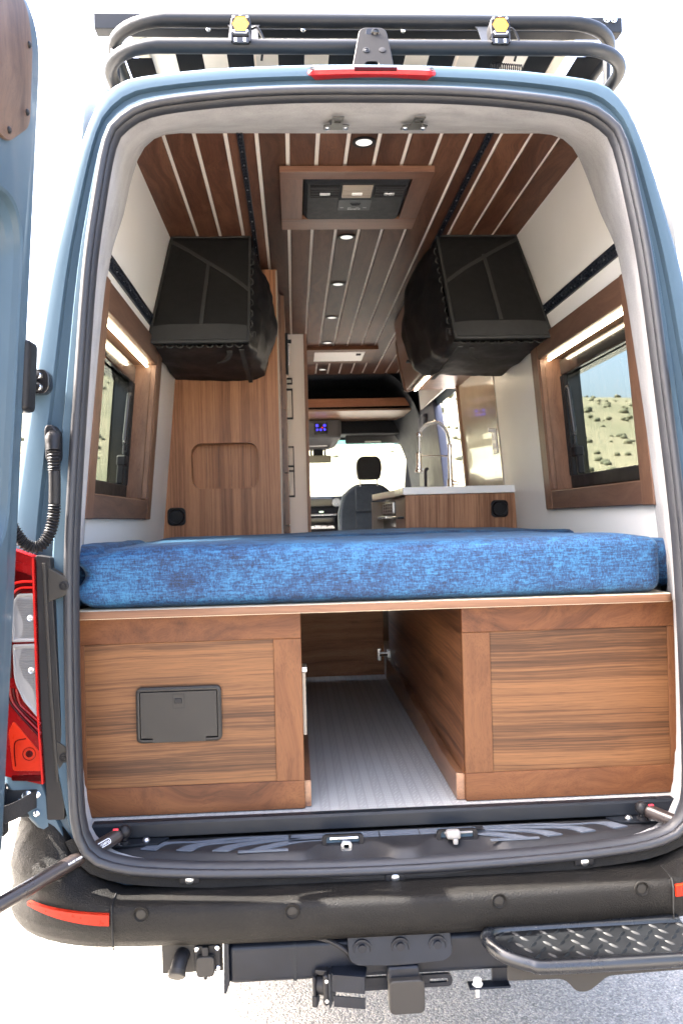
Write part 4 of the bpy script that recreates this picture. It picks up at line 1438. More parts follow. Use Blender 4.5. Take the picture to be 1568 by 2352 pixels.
# ================================================================== HITCH, SOCKETS, STEP
def hitch():
    HB = plain('worn_black_steel', (0.0055, 0.0072, 0.0115), 0.38, var=0.3, vs=14, bump=.1, bs=300)
    t = thing('tow_hitch', (0.0, -.2, .50), 'black square-tube tow hitch with capped receiver under the bumper', 'tow hitch')
    g = G().box(-.378, .62, -.248, -.170, .456, .541, .014, 4)
    obj('cross_tube', g, HB, t)
    obj('end_plate', G().prism(rpoly([(-.384, .556), (-.374, .556), (-.374, .462), (-.381, .444), (-.386, .444)], .001, 2), 'xz', -.256, -.150, .002), HB, t)
    obj('hanger_plate', G().prism(rpoly([(-.37, .60), (-.26, .60), (-.27, .560), (-.24, .54), (-.37, .54)], .02, 5), 'xz', -.200, -.190, .002), HB, t)
    obj('strap_tie', G().ringprism(rr(-.2505, -.1675, .4535, .5435, .015), rr(-.2485, -.1695, .4555, .5415, .014), 'yz', -.2375, -.2305), BLACKM, t)
    # top plate with three bolt pockets
    g = G().prism(rpoly([(-.122, .575), (.100, .575), (.104, .512), (.085, .500), (-.02, .4965), (-.103, .500), (-.119, .512)], [.004, .004, .012, .01, .02, .01, .012], 5), 'xz', -.262, -.248, .003)
    for v in g.bm.verts:
        v.co.y -= (.575 - v.co.z) * .25
    pl = obj('bolt_plate', g, HB, t)
    for x in (-.090, -.008, .072):
        z = .532
        yy = -.262 - (.575 - z) * .25
        g = G().lathe((x, yy, z), (0, -1, 0), [(-.004, .020), (.0015, .020), (.0018, .017), (-.001, .0155), (-.002, .009), (.002, .0085), (.002, 0)], 22)
        obj('plate_bolt', g, HB, pl)
    g = G().box(-.037, .030, -.285, -.2, .45, .4955, .006, 3)
    obj('receiver_tube', g, HB, t)
    g = G().prism(rr(-.0375, .0385, .403, .4745, .012, 5), 'xz', -.300, -.268, .004, 3)
    obj('receiver_cap', g, GREYP, t)
    g = G()
    g.ringprism(rpoly([(-.09, .451), (.108, .451), (.108, .424), (-.09, .424)], [.004, .016, .016, .004], 5), rpoly([(.056, .4425), (.098, .4425), (.098, .4325), (.056, .4325)], .005, 5) if False else rpoly([(-.08, .442), (.098, .442), (.098, .433), (-.08, .433)], .0049, 5), 'xz', -.240, -.232)
    g.box(-.088, .058, -.2395, -.2325, .432, .443)
    obj('chain_plate', g, HB, t)
    g = G().box(.140, .232, -.262, -.232, .424, .4295, .003, 2)
    g.box(.195, .232, -.2405, -.2325, .424, .470, .003)
    tb = obj('tie_tab', g, HB, t)
    g = G().lathe((.161, -.250, .4295), (0, 0, 1), [(0, .0115), (.003, .0115), (.0032, .009), (.013, .0088), (.0145, .006), (.0145, 0)], 6)
    obj('tab_bolt', g, WHITES, tb)
    obj('tab_stud', G().cyl((.161, -.250, .424), (.161, -.250, .404), .0048, seg=12), STEEL, tb)
    # trailer socket on its angled bracket
    s = thing('trailer_socket', (-.13, -.27, .46), 'angled bracket holding a trailer wiring socket, in front of the hitch tube', 'trailer socket')
    R = Matrix.Rotation(radians(-14), 3, 'Z')
    c = Vector((-.12, -.268, .46))
    def T(g):
        for v in g.bm.verts:
            v.co = c + R @ (v.co - c)
        return g
    obj('bracket_top', T(G().prism([(-.156, -.285), (-.080, -.285), (-.083, -.25), (-.135, -.205), (-.165, -.225)], 'xy', .481, .486, .001)), HB, s)
    obj('bracket_face', T(G().box(-.152, -.082, -.290, -.285, .450, .486, .001)), HB, s)
    obj('bracket_face', T(G().box(-.150, -.082, -.288, -.284, .417, .440, .001)), HB, s)
    obj('bracket_side', T(G().box(-.160, -.155, -.290, -.235, .415, .486, .001)), BLACKM, s)
    g = G().box(-.172, -.160, -.292, -.235, .418, .484, .005, 3)
    so = obj('socket', T(g), BLACKP, s)
    g = G().cyl((-.172, -.264, .450), (-.188, -.264, .450), .022, .020, 20)
    obj('socket_barrel', T(g), BLACKP, so)
    g = G().box(-.196, -.188, -.288, -.240, .430, .476, .004, 3)
    g.box(-.197, -.185, -.29, -.262, .412, .436, .003)
    g.box(-.192, -.165, -.276, -.252, .474, .486, .003)
    obj('socket_lid', T(g), BLACKP, so)
    for z in (.472, .430):
        obj('socket_screw', T(G().lathe((-.163, -.292, z), (0, -1, 0), [(0, .004), (.0015, .004), (.0025, 0)], 10)), STEEL, so)
    pts = catmull([(-.228, -.20, .535), (-.215, -.235, .548), (-.165, -.255, .547), (-.125, -.262, .525), (-.112, -.262, .505)], 8)
    obj('cable', G().tube(pts, .0055, 10), BLACKP, s)
    # left plate with plug and seven-pin cover
    p = thing('plug_plate', (-.455, -.24, .515), 'black plate with round plug and square flip-lid socket at the left hitch end', 'socket plate')
    obj('back_plate', G().box(-.518, -.388, -.238, -.234, .484, .549, .001), GREYP, p)
    obj('hanger_rod', G().cyl((-.465, -.236, .548), (-.459, -.22, .60), .003, seg=8), BLACKM, p)
    g = G().tube(catmull([(-.474, -.238, .523), (-.476, -.258, .521), (-.480, -.278, .508), (-.483, -.292, .494)], 5), [.013] * 3 + [.0175] * 13, 18) if False else G().tube(catmull([(-.474, -.236, .523), (-.476, -.252, .521), (-.479, -.266, .512), (-.481, -.274, .502)], 5), .0165, 18)
    pg = obj('plug', g, BLACKP, p)
    d = Vector((-.05, -.75, -.66)).normalized()
    obj('plug_cap', G().lathe((-.4815, -.273, .5025), d, [(-.004, .0185), (.006, .0185), (.008, .0165), (.008, 0)], 22), GREYP, pg)
    g = G().prism(rr(-.4485, -.393, .487, .543, .008, 4), 'xz', -.246, -.238, .002)
    fs = obj('flip_socket', g, BLACKP, p)
    g = G().prism(rr(-.4435, -.4045, .4835, .527, .009, 4), 'xz', -.262, -.246, .003, 3)
    fl = obj('flip_lid', g, GREYP, fs) if False else obj('flip_lid', g, GREYP, fs)
    g = G().box(-.431, -.417, -.2585, -.242, .522, .546, .003)
    g.box(-.428, -.420, -.262, -.258, .478, .486, .002)
    obj('lid_spring', g, BLACKP, fs, kind='stuff')
    for x, z in ((-.443, .537), (-.3995, .5375), (-.3985, .495)):
        obj('socket_screw', G().lathe((x, -.246, z), (0, -1, 0), [(0, .0052), (.002, .005), (.003, .003), (.001, .0)], 12), CHROME, fs)
hitch()

def rear_step():
    t = thing('rear_step', (.39, -.33, .52), 'black step with raised tread plate and tube edge at the right end of the hitch', 'step')
    P = [(.60, -.275, .556), (.30, -.275, .556), (.215, -.278, .557), (.180, -.290, .557), (.174, -.315, .553), (.198, -.350, .543), (.245, -.374, .535), (.30, -.382, .532), (.62, -.382, .532)]
    C = catmull(P, 7)
    obj('edge_tube', G().tube(C, .0145, 14), GLOSST, t, ang=60)
    out = [(p.x, p.y) for p in C]
    def zpl(y):
        return .564 + (y + .275) * .24
    g = G()
    n = len(out)
    poly = [(x, y) for x, y in out]
    b = bmesh.new()
    A = [b.verts.new((x, y, zpl(y))) for x, y in poly]
    Bv = [b.verts.new((x, y, zpl(y) - .006)) for x, y in poly]
    b.faces.new(A); b.faces.new(Bv[::-1])
    for i in range(n):
        b.faces.new([A[i], A[(i + 1) % n], Bv[(i + 1) % n], Bv[i]])
    g.add(b)
    tp = obj('tread_plate', g, TREAD, t)
    # raised lozenges, alternating
    g = G()
    for r in range(7):
        for c in range(15):
            x = .190 + c * .0300 + (.015 if r % 2 else 0)
            y = -.281 - r * .0160
            if x > .598 or x < .192 + max(0, (-.31 - y)) * 1.0:
                continue
            a = radians(38 if (c + r) % 2 else -38)
            R = Matrix.Rotation(a, 3, 'Z')
            L, w, h = .0115, .0034, .0030
            vs = []
            for u, v, k in ((-1, 0, 0), (-.4, 1, 0), (.4, 1, 0), (1, 0, 0), (.4, -1, 0), (-.4, -1, 0), (-.5, 0, 1), (.5, 0, 1)):
                p = R @ Vector((u * L, v * w, 0))
                yy = y + p.y
                vs.append((x + p.x, yy, zpl(yy) + (h if k else .0002)))
            g._grid(vs, [(0, 1, 6), (1, 2, 7, 6), (2, 3, 7), (3, 4, 7), (4, 5, 6, 7), (5, 0, 6)])
    obj('tread_studs', g, TREAD, tp, kind='stuff', ang=30)
    g = G().prism(rpoly([(.205, .520), (.60, .520), (.60, .491), (.415, .486), (.395, .470), (.372, .455), (.348, .457), (.325, .485), (.205, .487)], [.002, .002, .002, .02, .02, .02, .02, .02, .002], 5), 'xz', -.345, -.339, .001)
    obj('skirt_plate', g, GREYP, t)
    obj('support_arm', G().box(.30, .56, -.33, -.25, .500, .545, .004), BLACKM, t)
    g = G().tube(catmull([(.47, .35, .47), (.475, .12, .47), (.478, .03, .455), (.480, -.01, .435)], 6), .036, 24, caps=False)
    g.tube(catmull([(.47, .35, .47), (.475, .12, .47), (.478, .03, .455), (.480, -.01, .435)], 6), .033, 24, caps=False)
    tag(obj('tail_pipe', g, plain('exhaust_steel', (0.33, 0.29, 0.25), .35, .9, var=.3, vs=18), base=(.475, .1, .47)), 'stubby steel tail pipe hanging below the bumper behind the step', 'exhaust pipe')
    g = G().prism(rpoly([(.25, .60), (.45, .60), (.45, .545), (.30, .545), (.27, .56)], .012, 4), 'xz', -.16, -.15, .002)
    obj('hanger_plate', g, BLACKM, t)
GLOSST = plain('black_gloss_tube', (0.006, 0.007, 0.009), 0.28, var=.2, vs=9)
TREAD = plain('black_tread_plate', (0.0022, 0.0027, 0.0035), 0.5, var=.35, vs=16)
rear_step()

# ---- door check struts
def strut(name, a, b, label, red):
    a, b = Vector(a), Vector(b)
    t = thing(name, a, label, 'door strut', 'door check struts at the sill corners')
    d = (b - a).normalized()
    L = (b - a).length
    k = a + d * min(.345, L * .70)
    obj('cylinder', G().lathe(a + d * .012, d, [(0, .0085), (.004, .0145), (.010, .0158), (L * .70, .0158), (L * .70 + .003, .0145), (L * .70 + .012, .014), (L * .70 + .013, .0125), (L * .70 + .02, .0125), (L * .70 + .022, .004)], 22), BROWNB, t)
    obj('rod', G().cyl(k, b, .0052, seg=14), STEEL, t)
    g = G().sphere(a, .0155, 14)
    g.cyl(a, a + Vector((0, 0, -.028)), .006, seg=10)
    g.cyl(a + Vector((0, 0, -.020)), a + Vector((0, 0, -.028)), .0115, seg=12)
    obj('ball_end', g, BLACKP, t)
    up = (Vector((0, 0, 1)) - d * d.z).normalized()
    obj('release_tab', G().obox(a + d * .022 + up * .0155, (.012, .006, .005), None, .0012), red, t)
    return t, a, d, up
BROWNB = plain('black_brown_anodised', (0.022, 0.016, 0.015), 0.3, var=.1, vs=12)
REDT = plain('red_tab', (0.75, 0.03, 0.05), 0.4)
t, a, d, up = strut('door_strut', (-.620, -.100, .742), (-.955, -.475, .655), 'black-brown door strut with printed label crossing the left bumper corner', REDT)
# printed label on the strut, upside down as it hangs
toC = (cam.matrix_world.translation - (a + d * .09))
toC = (toC - d * toC.dot(d)).normalized()
sdv = d.cross(toC)
def lab(off_, sc=1.0):
    def f(co):
        ang = (-co.y) / .0160
        n = toC * cos(ang) + sdv * sin(ang) * (1)
        return a + d * (off_ - co.x * -1.0 * -1 if False else off_ - co.x) + n * (.0162 + co.z)
    return f
PRINT = plain('white_print', (0.75, 0.78, 0.85), 0.5)
text_mesh('STOP-STRUT', .0075, lab(.072), PRINT, 'label_print', t)
text_mesh('DOOR SAFETY SYSTEM', .0058, lab(.128), PRINT, 'label_print', t)
g = G()
ring = rr(-.024, .024, -.0062, .0062, .005, 4)
ring2 = rr(-.0228, .0228, -.0050, .0050, .0042, 4)
f = lab(.072)
lo = [[f(Vector((p[0], p[1], .0001))) for p in ring], [f(Vector((p[0], p[1], .0001))) for p in ring2]]
g.loft(lo, True)
obj('label_border', g, PRINT, t)
strut('door_strut', (.598, -.100, .742), (.955, -.50, .655), 'black-brown door strut at the right corner of the sill', REDT)

# ================================================================== CEILING FITTINGS
LIGHT_Y = [.455, 1.301, 1.975, 2.641, 3.307, 4.264]
lt = thing('ceiling_light', (.027, LIGHT_Y[0], 2.594), 'round recessed ceiling light nearest the rear opening, before the air conditioner', 'ceiling light', 'round lights along the ceiling')
g = G().lathe((.027, LIGHT_Y[0], 2.595), (0, 0, -1), [(0, .0365), (.003, .0365), (.0045, .033), (.0035, .0255), (.0015, .0245), (.0005, .0245)], 32)
obj('bezel', g, BLACKP, lt)
g = G().lathe((.027, LIGHT_Y[0], 2.595), (0, 0, -1), [(-.001, .0248), (.0022, .0248), (.0032, .018), (.0036, 0)], 28)
obj('diffuser', g, LAMPW, lt)
names = ['round recessed ceiling light just ahead of the air conditioner', 'round recessed ceiling light third from the rear opening', 'round recessed ceiling light fourth from the rear opening', 'round recessed ceiling light close behind the dark ceiling batten', 'round recessed ceiling light beyond the white ceiling panel, farthest forward']
for y, nm in zip(LIGHT_Y[1:], names):
    dup(lt, (.027, y, 2.594), nm)

def air_con():
    t = thing('air_conditioner', (.02, .88, 2.59), 'black ceiling air conditioner with louvred vents in a walnut surround', 'air conditioner')
    x0, x1, y0, y1 = -.232, .272, .622, 1.157
    ix0, ix1, iy0, iy1 = -.156, .207, .682, 1.044
    z0, z1 = 2.574, 2.5945
    obj('surround_board', G().box(x0, x1, y0, iy0, z0, z1, .001, 1), WOODAX, t)
    obj('surround_board', G().box(x0, x1, iy1, y1, z0, z1, .001, 1), WOODAX, t)
    obj('surround_board', G().box(x0, ix0, iy0, iy1, z0 + .0005, z1, .001, 1), WOODAY, t)
    obj('surround_board', G().box(ix1, x1, iy0, iy1, z0 + .0005, z1, .001, 1), WOODAY, t)
    g = G()
    A = rr(ix0 + .006, ix1 - .004, iy0 + .004, iy1 - .002, .022, 5)
    B = rr(ix0 + .018, ix1 - .014, iy0 + .024, iy1 - .008, .014, 5)
    lp = lambda P, z: [(p[0], p[1], z) for p in P]
    g.loft([lp(A, 2.592), lp(A, 2.580), lp(B, 2.570)], True, False, True)
    f = obj('fascia', g, ACBLK, t)
    obj('shadow_gap', G().box(ix0, ix1, iy0, iy1, 2.590, 2.594), DARKW, t)
    for (a, b, m, nm) in ((-.131, -.030, BLACKP, 'vent'), (-.022, .080, ACTAN, 'light_lens'), (.089, .190, BLACKP, 'vent')):
        ys0, ys1 = .7195, .817
        v = obj(nm, G().box(a, b, ys0, ys1, 2.5680, 2.5705), DARKW if nm == 'vent' else ACTAN, f)
        g = G()
        k = 7
        for i in range(k):
            yy = ys0 + (ys1 - ys0) * (i + .5) / k
            g.box(a + .001, b - .001, yy - .0045, yy + .0035, 2.5625, 2.5685, .001, 1)
        obj('louvre', g, m, f) if False else obj('louvre_set', g, m, f)
        cx = (a + b) / 2
        g = G().box(cx - .0175, cx + .0175, .765, .782, 2.5585, 2.5635, .0015)
        obj('vent_tab', g, STEEL if nm == 'vent' else WHITES, f)
    g = G().prism(rr(-.030, .085, .834, .934, .006, 4), 'xy', 2.5645, 2.5705, .001)
    cp = obj('control_panel', g, GLOSSB if False else ACPAN, f)
    obj('display', G().prism(rpoly([(.010, .862), (.050, .862), (.043, .885), (.020, .885)], .004, 3), 'xy', 2.5632, 2.5648, .0005), GLOSSB, f)
    g = G()
    for x in (-.016, .012, .040, .066):
        g.box(x - .006, x + .006, .9035, .9075, 2.5638, 2.5648)
    obj('button_print', g, GREYPR, f)
    text_mesh('DOMETIC', .0105, lambda c: (.028 + c.x, .9195 - c.y, 2.5642 - c.z), WPRINT, 'label_print', f)
ACBLK = plain('charcoal_abs', (0.020, 0.022, 0.025), 0.5, var=.08, vs=14, bump=.2, bs=700)
ACTAN = plain('taupe_lens', (0.26, 0.22, 0.18), 0.4)
ACPAN = plain('slate_panel', (0.030, 0.036, 0.042), 0.35)
GREYPR = plain('grey_print', (0.25, 0.26, 0.28), 0.5)
WPRINT = plain('pale_print', (0.6, 0.6, 0.6), 0.5)
WOODAX = wood('surround_walnut_across', (0.085, 0.036, 0.022), (0.14, 0.062, 0.036), (0.20, 0.098, 0.06), 'x', .2, .4, 8, .25, .1)
WOODAY = wood('surround_walnut_along', (0.075, 0.034, 0.022), (0.12, 0.056, 0.036), (0.17, 0.085, 0.055), 'y', .2, .4, 8, .25, .1)
air_con()

HT = thing('ceiling_hatch', (.12, 3.7, 2.59), 'flat white panel in a walnut surround on the ceiling ahead of the batten', 'ceiling panel')
obj('panel', G().box(-.050, .292, 3.56, 3.87, 2.580, 2.588, .002), WHITEW, HT)
obj('surround', G().ringprism([(-.12, 3.47), (.365, 3.47), (.365, 3.96), (-.12, 3.96)], [(-.052, 3.558), (.294, 3.558), (.294, 3.872), (-.052, 3.872)], 'xy', 2.582, 2.595), WOODX, HT)
obj('pull', G().box(.235, .268, 3.60, 3.64, 2.572, 2.581, .003), BLACKP, HT)

# ---- lashing tracks: two on the ceiling, one on each wall
def track(name, axis_pts, side, label):
    pass
def lash(nm, place, y0, y1):
    """place(u, d, y): u across the track, d proud of the surface"""
    g = G()
    w = .0105
    lo = []
    for y in (y0, y1):
        lo.append([place(u, d, y) for u, d in ((-w, 0), (-w, .007), (-w * .55, .0075), (-w * .5, .0025), (w * .5, .0025), (w * .55, .0075), (w, .007), (w, 0))])
    g.loft(lo, True, True, True)
    t = obj('lashing_track', g, TRACKM, VAN, ang=20)
    g = G()
    y = y0 + .02
    while y < y1:
        for s in (-1, 1):
            a = [place(s * w * .55, .0076, y - .006), place(s * w * .55, .0076, y + .006), place(s * w * .22, .0072, y + .0035), place(s * w * .22, .0072, y - .0035)]
            b = [place(s * w * .55, .0035, y - .006), place(s * w * .55, .0035, y + .006), place(s * w * .22, .0035, y + .0035), place(s * w * .22, .0035, y - .0035)]
            g.loft([a, b], True, True, True)
        y += .0245
    obj('track_teeth', g, TRACKM, t, kind='stuff')
    g = G()
    y = y0 + .05
    while y < y1:
        c = Vector(place(0, .0025, y)); q = Vector(place(0, .0055, y))
        g.cyl(c, q, .0033, seg=8)
        y += .10
    obj('track_screws', g, STEEL, t, kind='stuff')
TRACKM = plain('black_anodised_track', (0.012, 0.015, 0.022), 0.35, var=.1)
lash('track', lambda u, d, y: (-.344 + u * .9, y, 2.594 - d), .36, 2.4)
lash('track', lambda u, d, y: (.399 + u * .9, y, 2.594 - d), .36, 2.4)
lash('track', lambda u, d, y: (wall_left(2.197 + u * 2.05) + d, y, 2.197 + u * 2.05), .18, 1.69)
lash('track', lambda u, d, y: (wall_right(2.221 + u * 1.9) - d, y, 2.221 + u * 1.9), .18, 1.90)

# ================================================================== SOFT BAGS
def soft_bag(x0, x1, inner, label):
    """hangs from the ceiling corner; slanted rear face; inner: -1/+1 which x side faces the aisle"""
    t = thing('storage_bag', ((x0 + x1) / 2, 1.3, 2.1), label, 'storage bag', 'black soft storage bags under the ceiling')
    top, bot = 2.592, 2.092
    FY0, FY1 = .958, 1.29          # front face foot and head
    yb = 1.69
    rnd = random.Random(5 if inner > 0 else 11)
    def F(u, v, d=0.0):            # front face: u 0..1 across, v 0..1 up, d outwards
        x = x0 + (x1 - x0) * u
        # wall side follows the wall's slope
        if inner < 0:
            x += (-.040 * (1 - u)) * (0) 
        z = bot + .012 + (top - bot - .012) * v
        y = FY0 + (FY1 - FY0) * v
        n = Vector((0, -(top - bot), (FY1 - FY0))).normalized()
        wob = .004 * noise.noise(Vector((x * 5, z * 5, 3.3)))
        wl = wall_left(z) if inner > 0 else wall_right(z)
        if inner > 0:
            x = (wl + .008) + (x1 - (wl + .008)) * u
        else:
            x = x0 + ((wl - .008) - x0) * u
        dome = .016 * (1 - (2 * u - 1) ** 4) * (1 - (2 * v - 1) ** 4)
        return Vector((x, y, z)) + n * (d + dome + wob)
    # front panel: thick padded face with rounded rim
    N = 22
    g = G()
    rows = []
    for j in range(N + 1):
        rows.append([F(i / N, j / N) for i in range(N + 1)])
    g.loft(rows, False)
    rim = [F(i / N, 0) for i in range(N + 1)] + [F(1, j / N) for j in range(1, N + 1)] + [F(1 - i / N, 1) for i in range(1, N + 1)] + [F(0, 1 - j / N) for j in range(1, N)]
    back = [p + Vector((0, .055, 0)) for p in rim]
    g.loft([rim, back], True)
    fr = obj('front_panel', g, NYLON, t, ang=70)
    # piping along the rim
    ins = [p * .997 + (F(.5, .5)) * .003 + Vector((0, .004, 0)) for p in rim]
    cr = [Vector(p) for p in ins]
    g = G().tube(cr, .0065, 8, closed=True)
    obj('piping', g, NYLONG, fr, ang=80)
    # binding tapes: diagonal, drop seam, foot band
    def band(pa, pb, w, n=16, d=.0035):
        pa, pb = Vector(pa), Vector(pb)
        dr = (pb - pa).normalized()
        pr = Vector((-dr.y, dr.x)) * w
        lo = []
        for k in range(n + 1):
            c = pa.lerp(pb, k / n)
            a, b = c - pr, c + pr
            lo.append([F(a.x, a.y, .0005), F(a.x, a.y, d), F(b.x, b.y, d), F(b.x, b.y, .0005)])
        return G().loft(lo, True, True, True)
    if inner > 0:
        da, db, m0, m1 = (.01, .95), (.99, .465), (.52, .70), (.515, .12)
    else:
        da, db, m0, m1 = (.985, .955), (.012, .52), (.50, .765), (.50, .135)
    obj('diagonal_tape', band(da, db, .016), NYLONG, fr)
    obj('seam_tape', band(m0, m1, .020), NYLONG, fr)
    obj('foot_band', band((.012, .07), (.988, .07), .058, 20, .003), NYLONG, fr)
    # soft body: gathered nylon behind the front panel
    g = G()
    loops = []
    K = 40
    for k in range(15):
        s = k / 14
        yf = lambda v: (FY0 + (FY1 - FY0) * v + .05)
        L = []
        # cross-section going round: bottom left -> bottom right -> top right -> top left
        for q in range(4 * K):
            e = q / K
            if e < 1: u, v = e, 0
            elif e < 2: u, v = 1, e - 1
            elif e < 3: u, v = 3 - e, 1
            else: u, v = 0, 4 - e
            z = bot + .012 + (top - bot - .012) * v
            wl = (wall_left(z) + .006) if inner > 0 else (wall_right(z) - .006)
            xa, xb = (wl, x1) if inner > 0 else (x0, wl)
            x = xa + (xb - xa) * u
            y = yf(v) + (yb - yf(v)) * s
            p = Vector((x, y, z))
            # inward/outward puff on the aisle side and bottom
            puff = sin(pi * min(1, s * 1.05)) * .030
            side = (.085 if inner > 0 else .100) * min(1, s * 1.25) ** .8 * (sin(pi * min(1, .06 + .94 * v)) ** .6 if v < 1 else 0)
            nz = noise.noise(Vector((x * 7, y * 9, z * 8))) * .018 + noise.noise(Vector((x * 22, y * 20, z * 20))) * .008
            edge = .0
            if 1 <= e < 2 and inner > 0:
                p.x += side + nz
            elif e >= 3 and inner < 0:
                p.x -= side + nz
            elif e < 1:
                p.z -= .004 + puff * .25 * sin(pi * u) + nz * .6 + (.012 * s)
            L.append(p)
        loops.append(L)
    g.loft(loops, True, False, True)
    bd = obj('soft_body', g, BAGGY, t, ang=80)
    # zip lacing loops along the joint
    g = G()
    for k in range(9):
        u = .10 + .8 * k / 8
        c = F(u, 0) + Vector((0, .045, -.004))
        pts = [c + Vector((.012 * cos(a), .002, -.009 * sin(a))) for a in [pi * i / 8 for i in range(9)]]
        g.tube(pts, .0026, 6)
        uu = 1 if inner > 0 else 0
        c = F(uu, .08 + .8 * k / 8) + Vector((.004 * inner, .05, 0))
        pts = [c + Vector((inner * .008 * sin(a), .004 * sin(a), .012 * cos(a))) for a in [pi * i / 8 for i in range(9)]]
        g.tube(pts, .0026, 6)
    obj('lacing', g, NYLONG, bd, kind='stuff')
    uu = 1 if inner > 0 else 0
    c = F(uu, .045) + Vector((inner * .012, .035, .012))
    g = G().box(c.x - .0025, c.x + .0025, c.y - .003, c.y + .004, c.z - .006, c.z + .006, .001)
    g.tube(catmull([c, c + Vector((inner * .010, .004, .012)), c + Vector((inner * .014, .004, -.004)), c + Vector((inner * .010, 0, -.034))], 6), .0011, 6)
    obj('zip_pull', g, GREYP, bd)
    # gathered straps underneath
    g = G()
    xe = x1 if inner > 0 else x0
    for dx, y0_, y1_ in ((.028, 1.02, 1.66), (.075, 1.04, 1.20)):
        px = xe - inner * dx
        lo = []
        for k in range(13):
            y = y0_ + (y1_ - y0_) * k / 12
            z = bot - .006 - .014 * (k / 12) - .006 * sin(pi * k / 12)
            w = .009
            off_ = -inner * (.05 * (k / 12) ** 2 if dx > .05 else 0)
            lo.append([(px - w + off_, y, z), (px - w + off_, y, z - .003), (px + w + off_, y, z - .003), (px + w + off_, y, z)])
        g.loft(lo, True, True, True)
    obj('under_strap', g, NYLONG, bd)
    return t
soft_bag(-.70, -.362, 1, 'black soft storage bag hung over the tall wardrobe')
soft_bag(.395, .765, -1, 'black soft storage bag hung on the kitchen side, hiding the overhead cabinet')

# ================================================================== WARDROBE AND PARTITION
def rvent(parent, c, yface):
    x, z = c
    g = G()
    O = rpoly([(x - .036, z - .038), (x + .036, z - .038), (x + .036, z + .038), (x - .036, z + .038)], .012, 4)
    Q = rr(x - .040, x + .040, z - .040, z + .040, .020, 5)
    g.prism(Q, 'xz', yface - .007, yface + .001, .003)
    v = obj('round_vent', g, BLACKP, parent)
    g = G().lathe((x, yface - .007, z), (0, -1, 0), [(0, .037), (.006, .036), (.010, .033), (.009, .030), (.003, .0285), (.0005, .0285)], 32)
    obj('vent_ring', g, BLACKP, v)
    g = G()
    for k in range(6):
        zz = z - .022 + k * .0088
        h = sqrt(max(0, .0275 ** 2 - (zz - z) ** 2))
        g.box(x - h, x + h, yface - .0125, yface - .007, zz - .0012, zz + .0012)
    obj('vent_blade', g, BLACKP, v)

def wardrobe():
    W = 1.70
    t = thing('wardrobe', (-.50, 1.9, .74), 'tall walnut wardrobe with a rounded recess and a round black vent', 'wardrobe')
    xr = -.268
    # face with recess hole
    b = bmesh.new()
    def wl(z): return wall_left(z)
    outer = [(wl(.76), .76), (xr, .76), (xr + .004, 2.585), (wl(2.585), 2.585)]
    hole = rr(-.6665, -.3675, 1.601, 1.8065, .048, 8)
    A = [b.verts.new((x, W, z)) for x, z in outer]
    H = [b.verts.new((x, W, z)) for x, z in hole]
    E_ = [b.edges.new((L[i], L[(i + 1) % len(L)])) for L in (A, H) for i in range(len(L))]
    bmesh.ops.triangle_fill(b, use_beauty=True, edges=E_)
    g = G().add(b)
    g.loft([[(x, W, z) for x, z in hole], [(x, W + .075, z) for x, z in hole]], True, False, True)
    g.loft([[(x, W, z) for x, z in outer], [(x, W + .40, z) for x, z in outer]], True)
    obj('face_panel', g, VENZ, t, ang=20)
    g = G()
    for x in (-.606, -.551, -.495, -.441, -.405):
        g.box(x - .0008, x + .0008, W + .0735, W + .0755, 1.612, 1.796)
    obj('recess_seams', g, VENSEAM, t)
    rvent(t, (-.737, 1.480), W)
    obj('edge_lip', G().box(xr - .003, xr + .004, W - .002, W + .02, .76, 2.58, .001), TAN, t)
    return t
VENSEAM = plain('veneer_seam', (0.05, 0.026, 0.016), .6)
wardrobe()

def drawer_tower():
    t = thing('drawer_tower', (-.25, 2.5, .74), 'walnut tower of drawers with black bar handles facing the aisle', 'drawers')
    x = -.238
    zs = [.76, 1.12, 1.425, 1.69, 2.01, 2.585]
    obj('carcass', G().box(-.60, x - .018, 2.12, 3.03, .76, 2.59), VENY, t)
    for i in range(5):
        obj('drawer_front', G().box(x - .018, x, 2.125, 3.02, zs[i] + .002, zs[i + 1] - .002, .0015, 1), VENT, t)
    def pull(y, z0, z1):
        g = G()
        g.box(x, x + .030, y - .006, y + .006, z0, z0 + .010, .001)
        g.box(x, x + .030, y - .006, y + .006, z1 - .010, z1, .001)
        g.box(x + .026, x + .032, y - .006, y + .006, z0, z1, .001)
        obj('handle', g, BLACKM, t)
    pull(2.22, 1.97, 2.128)
    pull(2.24, 1.570, 1.735)
    pull(2.26, 1.36, 1.374)
    pull(2.9, 1.74, 1.893)
    pull(2.9, 2.26, 2.30)
    g = G().box(x, x + .014, 2.15, 2.19, 2.19, 2.40, .003)
    g.cyl((x + .004, 2.17, 2.36), (x + .032, 2.17, 2.36), .010, seg=14)
    lk = obj('latch', g, BLACKM, t)
    obj('latch_lever', G().box(x + .012, x + .020, 2.158, 2.168, 2.24, 2.345, .002), CHROME, lk)
VENT = wood('walnut_tower_veneer', (0.11, 0.05, 0.028), (0.19, 0.09, 0.05), (0.27, 0.14, 0.08), 'z', .12, .42, 9, .2, .06)
drawer_tower()

PT = thing('white_partition', (-.18, 3.05, .74), 'tall white partition panel with walnut edge beside the aisle', 'partition')
obj('panel', G().box(-.235, -.132, 3.04, 3.06, .745, 2.592, .001), WHITEW, PT)
obj('edge_board', G().box(-.1315, -.112, 3.036, 3.9, .745, 2.591, .001), VENT, PT)
obj('side_panel', G().box(-.60, -.2355, 3.04, 3.9, .745, 2.59), WHITEW, PT)

